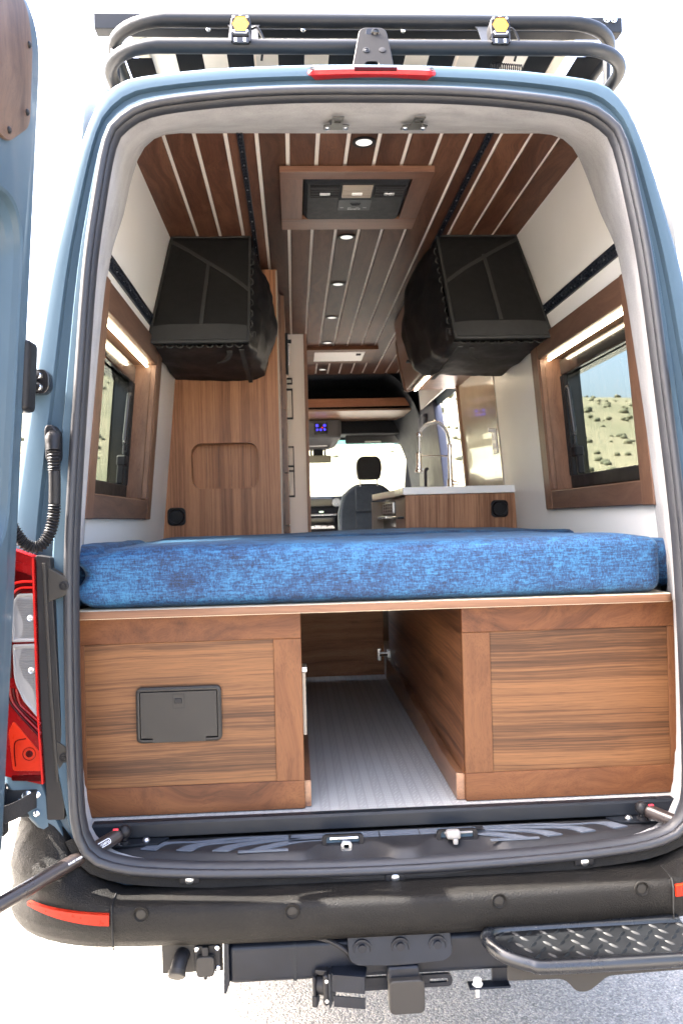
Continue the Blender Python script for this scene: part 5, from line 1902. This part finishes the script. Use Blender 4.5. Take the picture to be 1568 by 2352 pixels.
g = G().box(-.003, .0, 1.782, 1.818, 1.735, 1.80, .001)
for v in g.bm.verts:
    v.co.x += wall_left(v.co.z) + .004
lw = obj('wall_latch', g, BLACKM, base=(-.76, 1.8, 1.77))
tag(lw, 'small black latch plate on the white wall beside the wardrobe', 'latch')
g = G().box(-.7625, -.735, 1.794, 1.806, 1.760, 1.772, .002)
g.box(-.7625, -.752, 1.79, 1.81, 1.752, 1.78, .002)
obj('latch_tongue', g, BLACKM, lw)
g = G()
for z in (1.748, 1.787):
    g.cyl((-.764, 1.8, z), (-.757, 1.8, z), .004, seg=10)
obj('latch_screws', g, BLACKP, lw)

# ================================================================== KITCHEN
def kitchen():
    K = 1.74
    t = thing('kitchen_unit', (.55, 2.2, .74), 'walnut kitchen unit with white worktop, oven and round vent', 'kitchen unit')
    xl = .297
    g = G().prism([(xl, .745), (.835, .745), (.806, 1.5535), (xl, 1.5535)], 'xz', K, K + .018, .001)
    obj('end_panel', g, VENK, t)
    obj('carcass', G().box(xl + .02, .80, K + .018, 2.75, .745, 1.5525), VENY, t)
    g = G().prism([(xl - .012, 1.5545), (.806, 1.5545), (.805, 1.589), (xl - .012, 1.589)], 'xz', K - .012, 2.62, .003)
    obj('worktop', g, WHITES, t)
    g = G().prism([(.13, 2.56), (xl - .012, 2.44), (xl - .012, 3.35), (.13, 3.35)], 'xy', 1.546, 1.589, .002) if False else G().prism([(xl - .010, K + .30), (.24, 2.70), (.24, 2.76), (xl - .01, 2.76)], 'xy', 1.553, 1.588, .002)
    obj('worktop_return', g, WHITES, t)
    rvent(t, (.732, 1.481), K)
    # aisle-side fronts
    def front(y0, y1, z0, z1, m, nm):
        g = G().box(xl - .0005, xl + .018, y0, y1, z0, z1, .0012, 1)
        return obj(nm, g, m, t)
    d = front(K + .02, 2.12, 1.40, 1.535, VENT, 'drawer_front')
    g = G().box(xl - .028, xl - .0005, 1.80, 1.812, 1.445, 1.455, .001)
    g.box(xl - .030, xl - .024, 1.80, 2.02, 1.445, 1.455, .001)
    g.box(xl - .028, xl - .0005, 2.008, 2.02, 1.445, 1.455, .001)
    obj('handle', g, BLACKM, d)
    front(K + .02, 2.12, .78, 1.397, VENT, 'drawer_front')
    ov = front(2.13, 2.70, .95, 1.535, GLOSSB, 'oven')
    obj('oven_controls', G().box(xl - .010, xl - .0008, 2.15, 2.68, 1.475, 1.53, .002), STEEL, ov)
    g = G()
    for y in (2.22, 2.30, 2.38, 2.46, 2.54):
        for z in (1.487, 1.503, 1.519):
            g.cyl((xl - .010, y, z), (xl - .013, y, z), .006, seg=8)
    obj('oven_buttons', g, BLACKP, ov)
    g = G().box(xl - .045, xl - .036, 2.18, 2.66, 1.445, 1.460, .003)
    g.box(xl - .04, xl - .001, 2.20, 2.215, 1.447, 1.458)
    g.box(xl - .04, xl - .001, 2.63, 2.645, 1.447, 1.458)
    obj('oven_handle', g, CHROME, ov)
    obj('end_cabinet', G().box(.235, xl + .02, 2.705, 2.76, .745, 1.545, .001), TAN, t)
    # splash panel on the wall with the socket plate
VENK = veneer('walnut_kitchen_veneer', (0.16, 0.066, 0.032), (0.46, 0.235, 0.125), 'z', 16, 90, 0.02, .45)
kitchen()
SPM = plain('glossy_taupe_splash', (0.42, 0.36, 0.29), 0.14, var=.08, vs=5, Coat_Weight=.6)
g = G().box(-.006, -.0005, 1.90, 2.69, 1.591, 2.20)
for v in g.bm.verts:
    v.co.x += wall_right(v.co.z)
sp = tag(obj('splash_panel', g, SPM, base=(.79, 2.3, 1.6)), 'glossy taupe splash panel on the wall above the worktop', 'splash panel')
g = G().box(-.030, -.008, 2.69, 2.722, 1.50, 2.235, .002)
for v in g.bm.verts:
    v.co.x += wall_right(v.co.z) + .01
obj('end_trim', g, WOODFZ, sp)
g = G().box(-.0115, -.0065, 1.935, 2.015, 1.752, 1.872, .002)
for v in g.bm.verts:
    v.co.x += wall_right(v.co.z)
so = tag(obj('power_socket', g, WHITES, base=(.78, 1.97, 1.81)), 'white power socket plate on the glossy splash panel', 'power socket')
g = G()
for z in (1.79, 1.835):
    g.box(.7665, .776, 1.955, 1.995, z - .014, z + .014, .002)
g.cyl((.772, 1.95, 1.865), (.74, 1.95, 1.868), .011, seg=14)
obj('socket_insert', g, WHITES, so)

def faucet():
    t = thing('kitchen_tap', (.595, 2.2, 1.589), 'chrome spring-neck kitchen tap standing on the white worktop', 'tap')
    c = Vector((.595, 2.2, 0))
    obj('base', G().lathe((.595, 2.2, 1.589), (0, 0, 1), [(0, .024), (.006, .024), (.010, .017), (.05, .017), (.055, .013), (.17, .0125), (.175, .010), (.235, .010)], 20), CHROME, t)
    obj('lever', G().tube([(.600, 2.2, 1.625), (.625, 2.195, 1.622), (.640, 2.19, 1.616)], [.011, .010, .007], 10), CHROME, t)
    arc = catmull([(.595, 2.2, 1.80), (.594, 2.2, 1.84), (.580, 2.2, 1.895), (.545, 2.2, 1.932), (.510, 2.2, 1.937), (.472, 2.2, 1.922), (.448, 2.2, 1.895), (.440, 2.2, 1.87)], 10)
    obj('hose', G().tube(arc, .0055, 10), STEEL, t)
    # coil
    pts = []
    cum = [0]
    for a, b in zip(arc, arc[1:]):
        cum.append(cum[-1] + (b - a).length)
    T = cum[-1]
    turns = 34
    n = turns * 10
    for i in range(n + 1):
        s = T * i / n
        k = max(j for j in range(len(cum)) if cum[j] <= s + 1e-9)
        k = min(k, len(arc) - 2)
        f = (s - cum[k]) / max(1e-9, cum[k + 1] - cum[k])
        p = arc[k].lerp(arc[k + 1], f)
        d = (arc[k + 1] - arc[k]).normalized()
        N = Vector((0, 1, 0))
        B = d.cross(N)
        a = 2 * pi * turns * i / n
        pts.append(p + (N * cos(a) + B * sin(a)) * .0105)
    obj('spring', G().tube(pts, .0016, 5), CHROME, t)
    obj('down_tube', G().tube([(.440, 2.2, 1.875), (.437, 2.2, 1.80), (.436, 2.2, 1.77)], .008, 12), STEEL, t)
    obj('spray_head', G().lathe((.436, 2.2, 1.785), (-.02, 0, -1), [(0, .010), (.004, .0155), (.03, .0155), (.034, .0135), (.06, .0145), (.085, .016), (.09, .0215), (.102, .0215), (.104, .018), (.104, 0)], 20), CHROME, t)
    g = G().cyl((.595, 2.2, 1.763), (.45, 2.2, 1.767), .0042, seg=10)
    obj('support_arm', g, CHROME, t)
    g = G().lathe((.440, 2.2, 1.888), (0, 0, -1), [(0, .012), (.004, .0145), (.02, .0145), (.024, .010)], 16)
    obj('collar', g, CHROME, t)
faucet()

def overhead_cabinet():
    t = thing('overhead_cabinet', (.6, 2.2, 2.1), 'walnut overhead cabinet with a light strip below, behind the hanging bag', 'overhead cabinet')
    xl, zb = .462, 2.192
    y0, y1 = 1.93, 2.78
    g = G().prism([(xl, zb), (.795, zb + .012), (.765, 2.585), (xl - .055, 2.585), (xl - .035, 2.40)], 'xz', y0, y1, .002)
    obj('carcass', g, VENT, t)
    g = G().prism([(xl - .006, zb + .006), (xl - .002, zb + .002), (xl - .0375, 2.40), (xl - .0575, 2.585), (xl - .066, 2.585), (xl - .046, 2.40)], 'xz', y0 + .01, y1 - .01, .001)
    obj('door', g, VENT, t)
    obj('end_side', G().prism(rpoly([(xl - .012, zb - .004), (xl + .03, zb), (xl + .03, 2.50), (xl - .062, 2.50), (xl - .050, 2.36)], [.01, 0, 0, .03, .06], 4), 'xz', y1, y1 + .018, .002), VENT, t)
    obj('light_strip', G().box(xl + .040, xl + .052, y0 + .03, y1 - .03, zb - .006, zb + .006, .002), LEDM, t)
    obj('channel', G().box(xl + .012, xl + .020, y0 + .03, y1 - .01, zb - .003, zb + .003), DARKW, t)
    obj('handle', G().box(xl - .050, xl - .020, 2.40, 2.44, 2.29, 2.302, .002), BLACKM, t)
overhead_cabinet()

# ================================================================== CAB
def cab():
    # sliding-door opening surround and far pillar
    g = G().prism(rpoly([(4.12, 2.52), (4.30, 2.52), (4.60, 2.36), (4.62, .9), (3.42, .9), (3.50, 1.60), (3.74, 2.10), (3.98, 2.36)], [.02, .05, .1, .02, .02, .3, .3, .1], 6), 'yz', .800, .86, .01)
    p = obj('door_pillar', g, PILLAR, VAN)
    g = G().tube(catmull([(.79, 4.02, 1.60), (.76, 4.02, 1.62), (.755, 4.02, 1.78), (.775, 4.02, 1.81)], 6), .012, 10)
    obj('grab_handle', g, PILLAR, p)
    obj('belt_anchor', G().lathe((.80, 4.18, 2.19), (-1, -.2, 0), [(0, .045), (.02, .045), (.03, .03), (.03, 0)], 20), PILLAR, p)
    # arched dark cab roof lining
    arch = catmull([(-1.0, 2.604), (.40, 2.604), (.55, 2.595), (.64, 2.535), (.72, 2.42), (.78, 2.30), (.84, 2.1), (.88, 1.7), (.88, 1.0)], 6)
    g = G().loft([[(p.x, y, p.y - .04 * (y - 4.5)) for p in arch] for y in (4.5, 4.8, 5.2)] + [[(p.x, 5.55, min(p.y - .2, 2.30)) for p in arch]], False)
    obj('cab_lining', g, CABD, VAN)
    obj('cab_bulkhead', G().prism([(-1.0, 2.34), (.80, 2.34), (.80, 2.62), (-1.0, 2.62)], 'xz', 5.42, 5.45), CABD, VAN)
    obj('cab_side', G().box(.86, .90, 4.15, 5.9, .75, 1.62), CABD, VAN)
    obj('cab_side', G().box(-.90, -.86, 4.5, 5.9, .75, 1.62), CABD, VAN)
    sh = thing('overhead_shelf', (.3, 5.0, 2.36), 'walnut overhead shelf across the cab with a raised front edge', 'shelf')
    obj('front_edge', G().box(-.75, .762, 4.69, 4.71, 2.366, 2.432, .003), SHEDGE, sh)
    obj('shelf_board', G().prism([(-.75, 4.71), (.768, 4.71), (.815, 5.40), (-.75, 5.40)], 'xy', 2.333, 2.350, .001), VENY2, sh)
    # header, sun visor, overhead console
    obj('roof_header', G().box(-.95, .92, 5.42, 5.80, 2.215, 2.335, .02), CABD, VAN)
    g = G().box(.27, .83, 5.60, 5.625, 2.145, 2.222, .012, 3)
    sv_ = obj('sun_visor', g, CABG, VAN)
    obj('visor_label', G().box(.45, .60, 5.597, 5.6005, 2.150, 2.168), WHITES, sv_)
    oc = G().prism(rpoly([(-.30, 5.22), (.22, 5.22), (.18, 5.62), (.10, 5.72), (-.20, 5.72)], .05, 5), 'xy', 2.17, 2.330, .02, 3)
    for v in oc.bm.verts:
        v.co.z -= max(0, (v.co.y - 5.3)) * .18 if v.co.z < 2.25 else 0
    c = obj('overhead_console', oc, CABG, VAN)
    obj('button_panel', G().box(-.022, .092, 5.212, 5.222, 2.198, 2.302, .004), GLOSSB, c)
    for x, z, m in ((.002, 2.275, BLUEE), (.068, 2.275, BLUEE), (.004, 2.238, BLUEE), (.034, 2.238, BLUEE), (.068, 2.240, BLUEE), (.048, 2.258, REDE)):
        r = .012 if z > 2.26 else .009
        if m is REDE:
            g = G().prism([(x - .008, z - .006), (x + .008, z - .006), (x, z + .009)], 'xz', 5.2095, 5.2115)
        else:
            g = G().lathe((x, 5.2118, z), (0, -1, 0), [(0, r), (.0015, r), (.0015, r * .62), (.0004, r * .6)], 18)
            g.box(x - .003, x + .003, 5.2098, 5.2115, z - .004, z + .004)
        obj('button', g, m, c)
    g = G().prism(rr(-.13, .13, 2.10, 2.165, .03, 5), 'xz', 5.52, 5.60, .01)
    obj('map_light', g, CABG, c)
    obj('map_lens', G().box(-.10, .10, 5.5185, 5.524, 2.118, 2.148, .002), STEEL, c)
    g = G().box(-.16, .138, 5.60, 5.63, 1.975, 2.045, .012, 3)
    mi = obj('interior_mirror', g, MIRB, VAN)
    obj('mirror_stem', G().box(-.028, .065, 5.62, 5.68, 2.04, 2.16, .006), CABD, mi)
    for x in (-.045, .082):
        obj('stem_cover', G().box(x - .010, x + .010, 5.62, 5.66, 2.035, 2.16, .004), CABG, mi)
    # windscreen: sloping glass with a tinted band, frame around it
    def ws(x, s):
        return (x, 6.25 - .48 * s, 1.62 + .62 * s)
    g = G()
    g._grid([ws(-.92, 0), ws(.93, 0), ws(.93, 1), ws(-.92, 1)], [(0, 1, 2, 3)])
    w = obj('windscreen', g, GLASSW, VAN)
    obj('front_wall', G().box(-1.0, 1.0, 6.25, 6.31, .6, 1.63), CABD, VAN)
    obj('front_wall', G().box(-1.0, 1.0, 5.74, 5.84, 2.20, 2.55), CABD, VAN)
    g = G().loft([[(.885, 5.74, 2.25), (.885, 6.27, 1.60), (.885, 6.31, 1.60), (.885, 5.84, 2.25)], [(1.0, 5.74, 2.25), (1.0, 6.27, 1.60), (1.0, 6.31, 1.60), (1.0, 5.84, 2.25)]], True, True, True)
    obj('windscreen_pillar', g, CABD, VAN)
    g = G().loft([[(-.885, 5.74, 2.25), (-.885, 6.27, 1.60), (-.885, 6.31, 1.60), (-.885, 5.84, 2.25)], [(-1.0, 5.74, 2.25), (-1.0, 6.27, 1.60), (-1.0, 6.31, 1.60), (-1.0, 5.84, 2.25)]], True, True, True)
    obj('windscreen_pillar', g, CABD, VAN)
    g = G()
    g._grid([ws(-.92, .865), ws(.93, .865), ws(.93, 1), ws(-.92, 1)], [(0, 1, 2, 3)])
    for v in g.bm.verts:
        v.co.y -= .006
    obj('tint_band', g, glass('blue_green_tint', (.16, .42, .52)), w)
    # dashboard
    g = G().prism(rpoly([(5.30, .78), (5.30, 1.58), (5.36, 1.655), (5.60, 1.668), (6.24, 1.62), (6.24, .78)], [.02, .05, .05, .1, .02, .02], 5), 'yz', -.90, .90, .01)
    ds = obj('dashboard', g, CABD, VAN)
    obj('screen', G().box(-.26, .125, 5.285, 5.302, 1.565, 1.640, .006), GLOSSB, ds)
    obj('trim_bar', G().box(-.26, .162, 5.275, 5.302, 1.486, 1.503, .006, 3), STEEL, ds)
    obj('hazard_light', G().box(.005, .045, 5.293, 5.302, 1.513, 1.526, .004), GREENE, ds)
    obj('tray', G().box(-.26, .15, 5.285, 5.303, 1.40, 1.475, .01), GLOSSB, ds)
    g = G().box(-.26, .135, 5.24, 5.29, 1.372, 1.385, .003)
    for k in range(6):
        x = -.20 + .055 * k
        g.box(x, x + .05, 5.245, 5.285, 1.385, 1.400 - .002 * (k % 3), .004)
    obj('tray_contents', g, WHITES, ds)
    obj('side_vent', G().lathe((.16, 5.30, 1.60), (0, -1, 0), [(0, .04), (.015, .04), (.016, .032), (.004, .03), (.004, 0)], 24), STEEL, ds)
VENY2 = wood('walnut_shelf_veneer', (0.17, 0.085, 0.045), (0.30, 0.16, 0.09), (0.40, 0.23, 0.135), 'x', .15, .42, 9, .2, .06)
SHEDGE = wood('walnut_shelf_edge', (0.22, 0.075, 0.035), (0.36, 0.14, 0.07), (0.46, 0.20, 0.10), 'x', .3, .45, 9, .2, .04, 0)
MIRB = plain('taupe_mirror_back', (0.30, 0.29, 0.22), .4)
cab()

def seat():
    t = thing('passenger_seat', (.39, 4.8, .8), 'dark grey passenger seat with headrest, seen from behind against the windscreen', 'seat')
    out = rpoly([(.150, 1.0), (.150, 1.52), (.185, 1.655), (.285, 1.735), (.385, 1.74), (.50, 1.735), (.60, 1.655), (.635, 1.52), (.635, 1.0)], [.0, .15, .09, .08, .1, .08, .09, .15, 0], 6)
    g = G().prism(out, 'xz', 4.80, 4.95, .035, 4)
    for v in g.bm.verts:
        v.co.y -= (v.co.z - 1.3) * .22
    obj('backrest', g, SEATF, t)
    g = G()
    a = G().box(.285, .50, 4.785, 4.82, 1.0, 1.505, .014, 3)
    b = G().box(.285, .50, 4.785, 4.82, 1.515, 1.715, .014, 3)
    for q in (a, b):
        for v in q.bm.verts:
            v.co.y -= (v.co.z - 1.3) * .22
    obj('back_insert', a, SEATF, t)
    obj('back_insert', b, SEATF, t)
    pts = [(.152, 4.79 - (z - 1.3) * .22, z) for z in (1.0, 1.3, 1.5)] + [(.19, 4.79 - .36 * .22, 1.655)]
    obj('side_piping', G().tube(catmull(pts, 5), .008, 8), plain('pale_grey_piping', (.14, .17, .17), .6), t)
    g = G().prism(rpoly([(.308, 1.772), (.293, 1.86), (.303, 1.925), (.335, 1.958), (.47, 1.958), (.498, 1.925), (.507, 1.86), (.488, 1.772), (.45, 1.766), (.345, 1.766)], .035, 5), 'xz', 4.66, 4.76, .025, 4)
    obj('headrest', g, HEADR, t)
    for x in (.328, .468):
        obj('headrest_post', G().cyl((x, 4.71, 1.70), (x, 4.71, 1.79), .007, seg=12), STEEL, t)
    g = G().box(.15, .635, 4.85, 5.15, .95, 1.10, .05, 3)
    obj('seat_cushion', g, SEATF, t)
    obj('plinth', G().box(.20, .58, 4.8, 5.1, .745, .95, .01), CABD, t)
HEADR = plain('dark_brown_vinyl', (0.022, 0.020, 0.018), .5, var=.1)
seat()

# ================================================================== BED AND UNDER-BED CABINETS
def bench(name, x0, x1, stile_l, stile_r, label, z_top=1.2245):
    t = thing(name, ((x0 + x1) / 2, .5, .745), label, 'cabinet')
    zb = .7425
    ztr, zbr = 1.160, .811
    y0, y1 = 0.0, .020
    obj('top_rail', G().box(x0, x1, y0, y1, ztr + .0003, z_top, .0012, 1), WOODX, t)
    obj('bottom_rail', G().box(x0, x1, y0, y1, zb, zbr - .0003, .0012, 1), WOODX, t)
    obj('stile', G().box(x0, stile_l, y0 + .0002, y1, zbr, ztr, .0012, 1), WOODZ, t)
    obj('stile', G().box(stile_r, x1, y0 + .0002, y1, zbr, ztr, .0012, 1), WOODZ, t)
    obj('panel', G().box(stile_l - .004, stile_r + .004, y0 + .0055, y1, zbr - .004, ztr + .004), VENX, t)
    return t
CL = bench('storage_cabinet', -.775, -.2025, -.7285, -.271, 'walnut under-bed cabinet with a grey flip hatch, left of the aisle')
CR = bench('storage_cabinet', .1965, .765, .267, .7195, 'walnut under-bed cabinet with a plain striped panel, right of the aisle')
# aisle-side panels, plinth boards
obj('side_panel', G().box(-.2225, -.2025, .0205, 1.62, .745, 1.2245), VENY, CL)
obj('side_panel', G().box(.1965, .2165, .0205, 1.66, .745, 1.2245), VENA, CR) if False else None
VENA = veneer('walnut_aisle_veneer', (0.045, 0.018, 0.010), (0.26, 0.115, 0.055), 'y', 9, 120, 0.05, .4)
obj('side_panel', G().box(.1965, .2165, .0205, 1.66, .745, 1.2245), VENA, CR)
def plinth(x0, x1, y0, y1, parent, live):
    n = 40
    lo = []
    for i in range(n + 1):
        y = y0 + (y1 - y0) * i / n
        zt = .806 + (.010 * noise.noise(Vector((y * 3.1, 4, 1))) + .006 * noise.noise(Vector((y * 9, 2, 7))) if live else 0)
        if live and y > .5:
            zt += .03 * min(1, (y - .5) / .6)
        lo.append([(x0, y, .7425), (x1, y, .7425), (x1, y, zt), (x0, y, zt + (.004 if live else 0))])
    obj('plinth_board', G().loft(lo, True, True, True), WOODPL, parent, ang=40)
WOODPL = wood('walnut_plinth', (0.07, 0.028, 0.016), (0.14, 0.062, 0.034), (0.30, 0.15, 0.075), 'y', .4, .35, 9, .25, .1)
plinth(.176, .1963, .014, 1.62, CR, True)
plinth(-.2022, -.187, .014, 1.60, CL, False)
# tan slam latch on the left aisle face
g = G().box(-.2023, -.1925, .13, .185, .888, 1.052, .003)
sl = obj('slam_latch', g, TAN, CL)
obj('latch_slot', G().box(-.1926, -.1915, .145, .17, .925, 1.0, .0005, 1), BLACKP, sl)
obj('latch_cap', G().box(-.2023, -.189, .13, .185, 1.052, 1.066, .002), STEEL, sl)
# flip hatch on the left cabinet
def hatch():
    g = G()
    x0, x1, z0, z1 = -.6055, -.4005, .9185, 1.0525
    O = rr(x0, x1, z0, z1, .013, 5)
    Q = rr(x0 + .0045, x1 - .0045, z0 + .0045, z1 - .0045, .010, 5)
    I = rr(x0 + .0085, x1 - .0085, z0 + .0085, z1 - .0085, .004, 5)
    lp = lambda P, y: [(p[0], y, p[1]) for p in P]
    g.loft([lp(O, .005), lp(O, -.0065), lp(Q, -.0095), lp(I, -.0090), lp(I, .004)], True)
    f = obj('hatch_frame', g, GREYP, CL, ang=40)
    a, b = x0 + .0105, x1 - .0105
    g = G().prism(rpoly([(a, z1 - .0108), (a, z0 + .0125), (a + .028, z0 + .0125), (a + .028, z0 + .001), (b - .028, z0 + .001), (b - .028, z0 + .0125), (b, z0 + .0125), (b, z1 - .0108)], .0012, 2), 'xz', -.0098, .003, .0012, 2)
    obj('hatch_lid', g, GREYP, f)
    g = G().ringprism(rr(-.5165, -.4885, 1.0015, 1.0365, .0015, 2), rr(-.5153, -.4897, 1.0027, 1.0353, .001, 2), 'xz', -.0102, -.0094)
    obj('latch_groove', g, DARKW, f)
    g = G().box(-.512, -.4945, -.0125, -.0095, 1.0125, 1.0255, .0015, 2)
    obj('latch_button', g, BLACKP, f)
    obj('hatch_back', G().box(x0 + .008, x1 - .008, .0032, .005, z0 + .008, z1 - .008), DARKW, f)
hatch()

BD = thing('bed_board', (0, .5, 1.23), 'thin walnut-edged plywood bed board lying across the two cabinets', 'bed board')
def bedboard():
    out = rpoly([(-.742, -.046), (.722, -.046), (.722, 1.68), (-.742, 1.68)], [.03, .03, .01, .01], 5)
    lp = lambda P, z: [(p[0], p[1], z) for p in P]
    cen = Vector((-.01, .8))
    ins = [tuple(Vector(p) + (cen - Vector(p)).normalized() * .0022) for p in out]
    g = G().loft([lp(out, 1.2275), lp(out, 1.2425), lp(ins, 1.2455)], True, False, False)
    obj('edge', g, EDGEW, BD, ang=40)
    g = G().loft([lp(ins, 1.2262), lp(ins, 1.2458)], True, True, True)
    obj('board', g, PLYTOP, BD)
EDGEW = wood('bed_edge_band', (0.09, 0.042, 0.022), (0.145, 0.072, 0.040), (0.20, 0.11, 0.065), 'x', .1, .5, 16, .15, .02, 0)
PLYTOP = plain('pale_laminate_top', (0.50, 0.44, 0.33), .45, var=.04)
bedboard()
BK = thing('aisle_door', (0, 1.645, .745), 'dark walnut door closing the far end of the under-bed aisle', 'cabinet door')
obj('door_panel', G().box(-.205, .172, 1.640, 1.656, .760, 1.2245, .001), VENX2, BK) if False else None
VENX2 = wood('walnut_aisle_door', (0.12, 0.046, 0.022), (0.26, 0.115, 0.058), (0.36, 0.175, 0.095), 'x', .2, .5, 8, .2, .02, 0)
obj('door_panel', G().box(-.2015, .170, 1.640, 1.656, .755, 1.2245, .001), VENX2, BK)
g = G().box(.140, .156, 1.618, 1.640, .820, .872, .003)
g.box(.156, .186, 1.622, 1.634, .838, .856, .003)
g.box(.182, .1955, 1.59, 1.638, .826, .868, .002)
hg = obj('hinge', g, STEEL, BK)
obj('hinge_arm', G().cyl((.15, 1.616, .845), (.19, 1.60, .85), .005, seg=10), CHROME, hg)

# ---- mattress cushions in blue velvet
def cushion(x0, x1, y0, y1, z0, z1, seed, sag, nx=74, ny=30, nz=14):
    """soft rounded block with puckered, slightly wavy faces"""
    b = bmesh.new()
    R = .030
    def place(u, v, w):
        # u,v,w in -1..1 on the cube surface -> superellipsoid block
        hx, hy, hz = (x1 - x0) / 2, (y1 - y0) / 2, (z1 - z0) / 2
        p = Vector((u * hx, v * hy, w * hz))
        q = Vector((max(-hx + R, min(hx - R, p.x)), max(-hy + R, min(hy - R, p.y)), max(-hz + R, min(hz - R, p.z))))
        d = p - q
        if d.length > 1e-9:
            p = q + d.normalized() * min(R, max(abs(d.x), abs(d.y), abs(d.z)))
        c = Vector(((x0 + x1) / 2, (y0 + y1) / 2, (z0 + z1) / 2))
        P = c + p
        n1 = noise.noise(Vector((P.x * 2.3 + seed, P.y * 2.3, 1.7)))
        n2 = noise.noise(Vector((P.x * 8 + seed, P.y * 8, P.z * 12)))
        if w > -.8:
            P.z += (n1 * .007 + n2 * .0022) * (w + .8) / 1.8 + sag(P.x, P.y) * max(0, w)
        if v < -.5:
            P.y += n2 * .003 + .005 * (w ** 2) - .004
        return P
    idx = {}
    def vert(i, j, k):
        key = (i, j, k)
        if key not in idx:
            f = lambda t, n: -1 + 2 * t / n
            idx[key] = b.verts.new(place(f(i, nx), f(j, ny), f(k, nz)))
        return idx[key]
    for i in range(nx):
        for j in range(ny):
            for k in (0, nz):
                b.faces.new([vert(i, j, k), vert(i + 1, j, k), vert(i + 1, j + 1, k), vert(i, j + 1, k)])
    for i in range(nx):
        for k in range(nz):
            for j in (0, ny):
                b.faces.new([vert(i, j, k), vert(i + 1, j, k), vert(i + 1, j, k + 1), vert(i, j, k + 1)])
    for j in range(ny):
        for k in range(nz):
            for i in (0, nx):
                b.faces.new([vert(i, j, k), vert(i, j + 1, k), vert(i, j + 1, k + 1), vert(i, j, k + 1)])
    return G().add(b)
def sag1(x, y):
    s = 0.0
    # the ends pinch in and dip behind the front corners
    s -= .016 * math.exp(-((x + .70) / .05) ** 2) * (1 if y < .12 else .3)
    s -= .010 * math.exp(-((x - .68) / .05) ** 2)
    return s
g = cushion(-.732, .700, -.026, .80, 1.2475, 1.3945, 2.0, sag1)
for v in g.bm.verts:            # puckered left front corner
    c = v.co
    w = math.exp(-(((c.x + .725) / .03) ** 2)) * math.exp(-((c.y + .03) / .06) ** 2)
    c.x += w * .016 * cos((c.z - 1.33) / .045 * pi)
obj_m = obj('bed_cushion', g, VELVET, base=(0, .4, 1.2475), ang=80)
tag(obj_m, 'blue crushed-velvet mattress cushion across the front of the bed board', 'mattress', 'blue velvet bed cushions')
g = cushion(-.755, .775, .80, 1.685, 1.2475, 1.390, 7.0, lambda x, y: .012 * math.exp(-((x - .25) / .45) ** 2))
tag(obj('bed_cushion', g, VELVET, base=(0, 1.2, 1.2475), ang=80), 'blue crushed-velvet mattress cushion farther in, against the wardrobe and kitchen', 'mattress', 'blue velvet bed cushions')
for sx, lab_ in ((-1, 'short blue velvet bolster wedged between front cushion and left wall'), (1, 'short blue velvet bolster wedged between front cushion and right wall')):
    xa, xb = (-.792, -.70) if sx < 0 else (.690, .806)
    g = cushion(xa, xb, .05 if sx < 0 else .10, .78, 1.2475, 1.398 if sx < 0 else 1.378, 4.0 + sx, lambda x, y: -.012 * math.exp(-((y - .05) / .05) ** 2), 14, 40, 14)
    tag(obj('bolster', g, VELVET, base=((xa + xb) / 2, .4, 1.2475), ang=80), lab_, 'bolster', 'blue velvet bolsters at the bed sides')
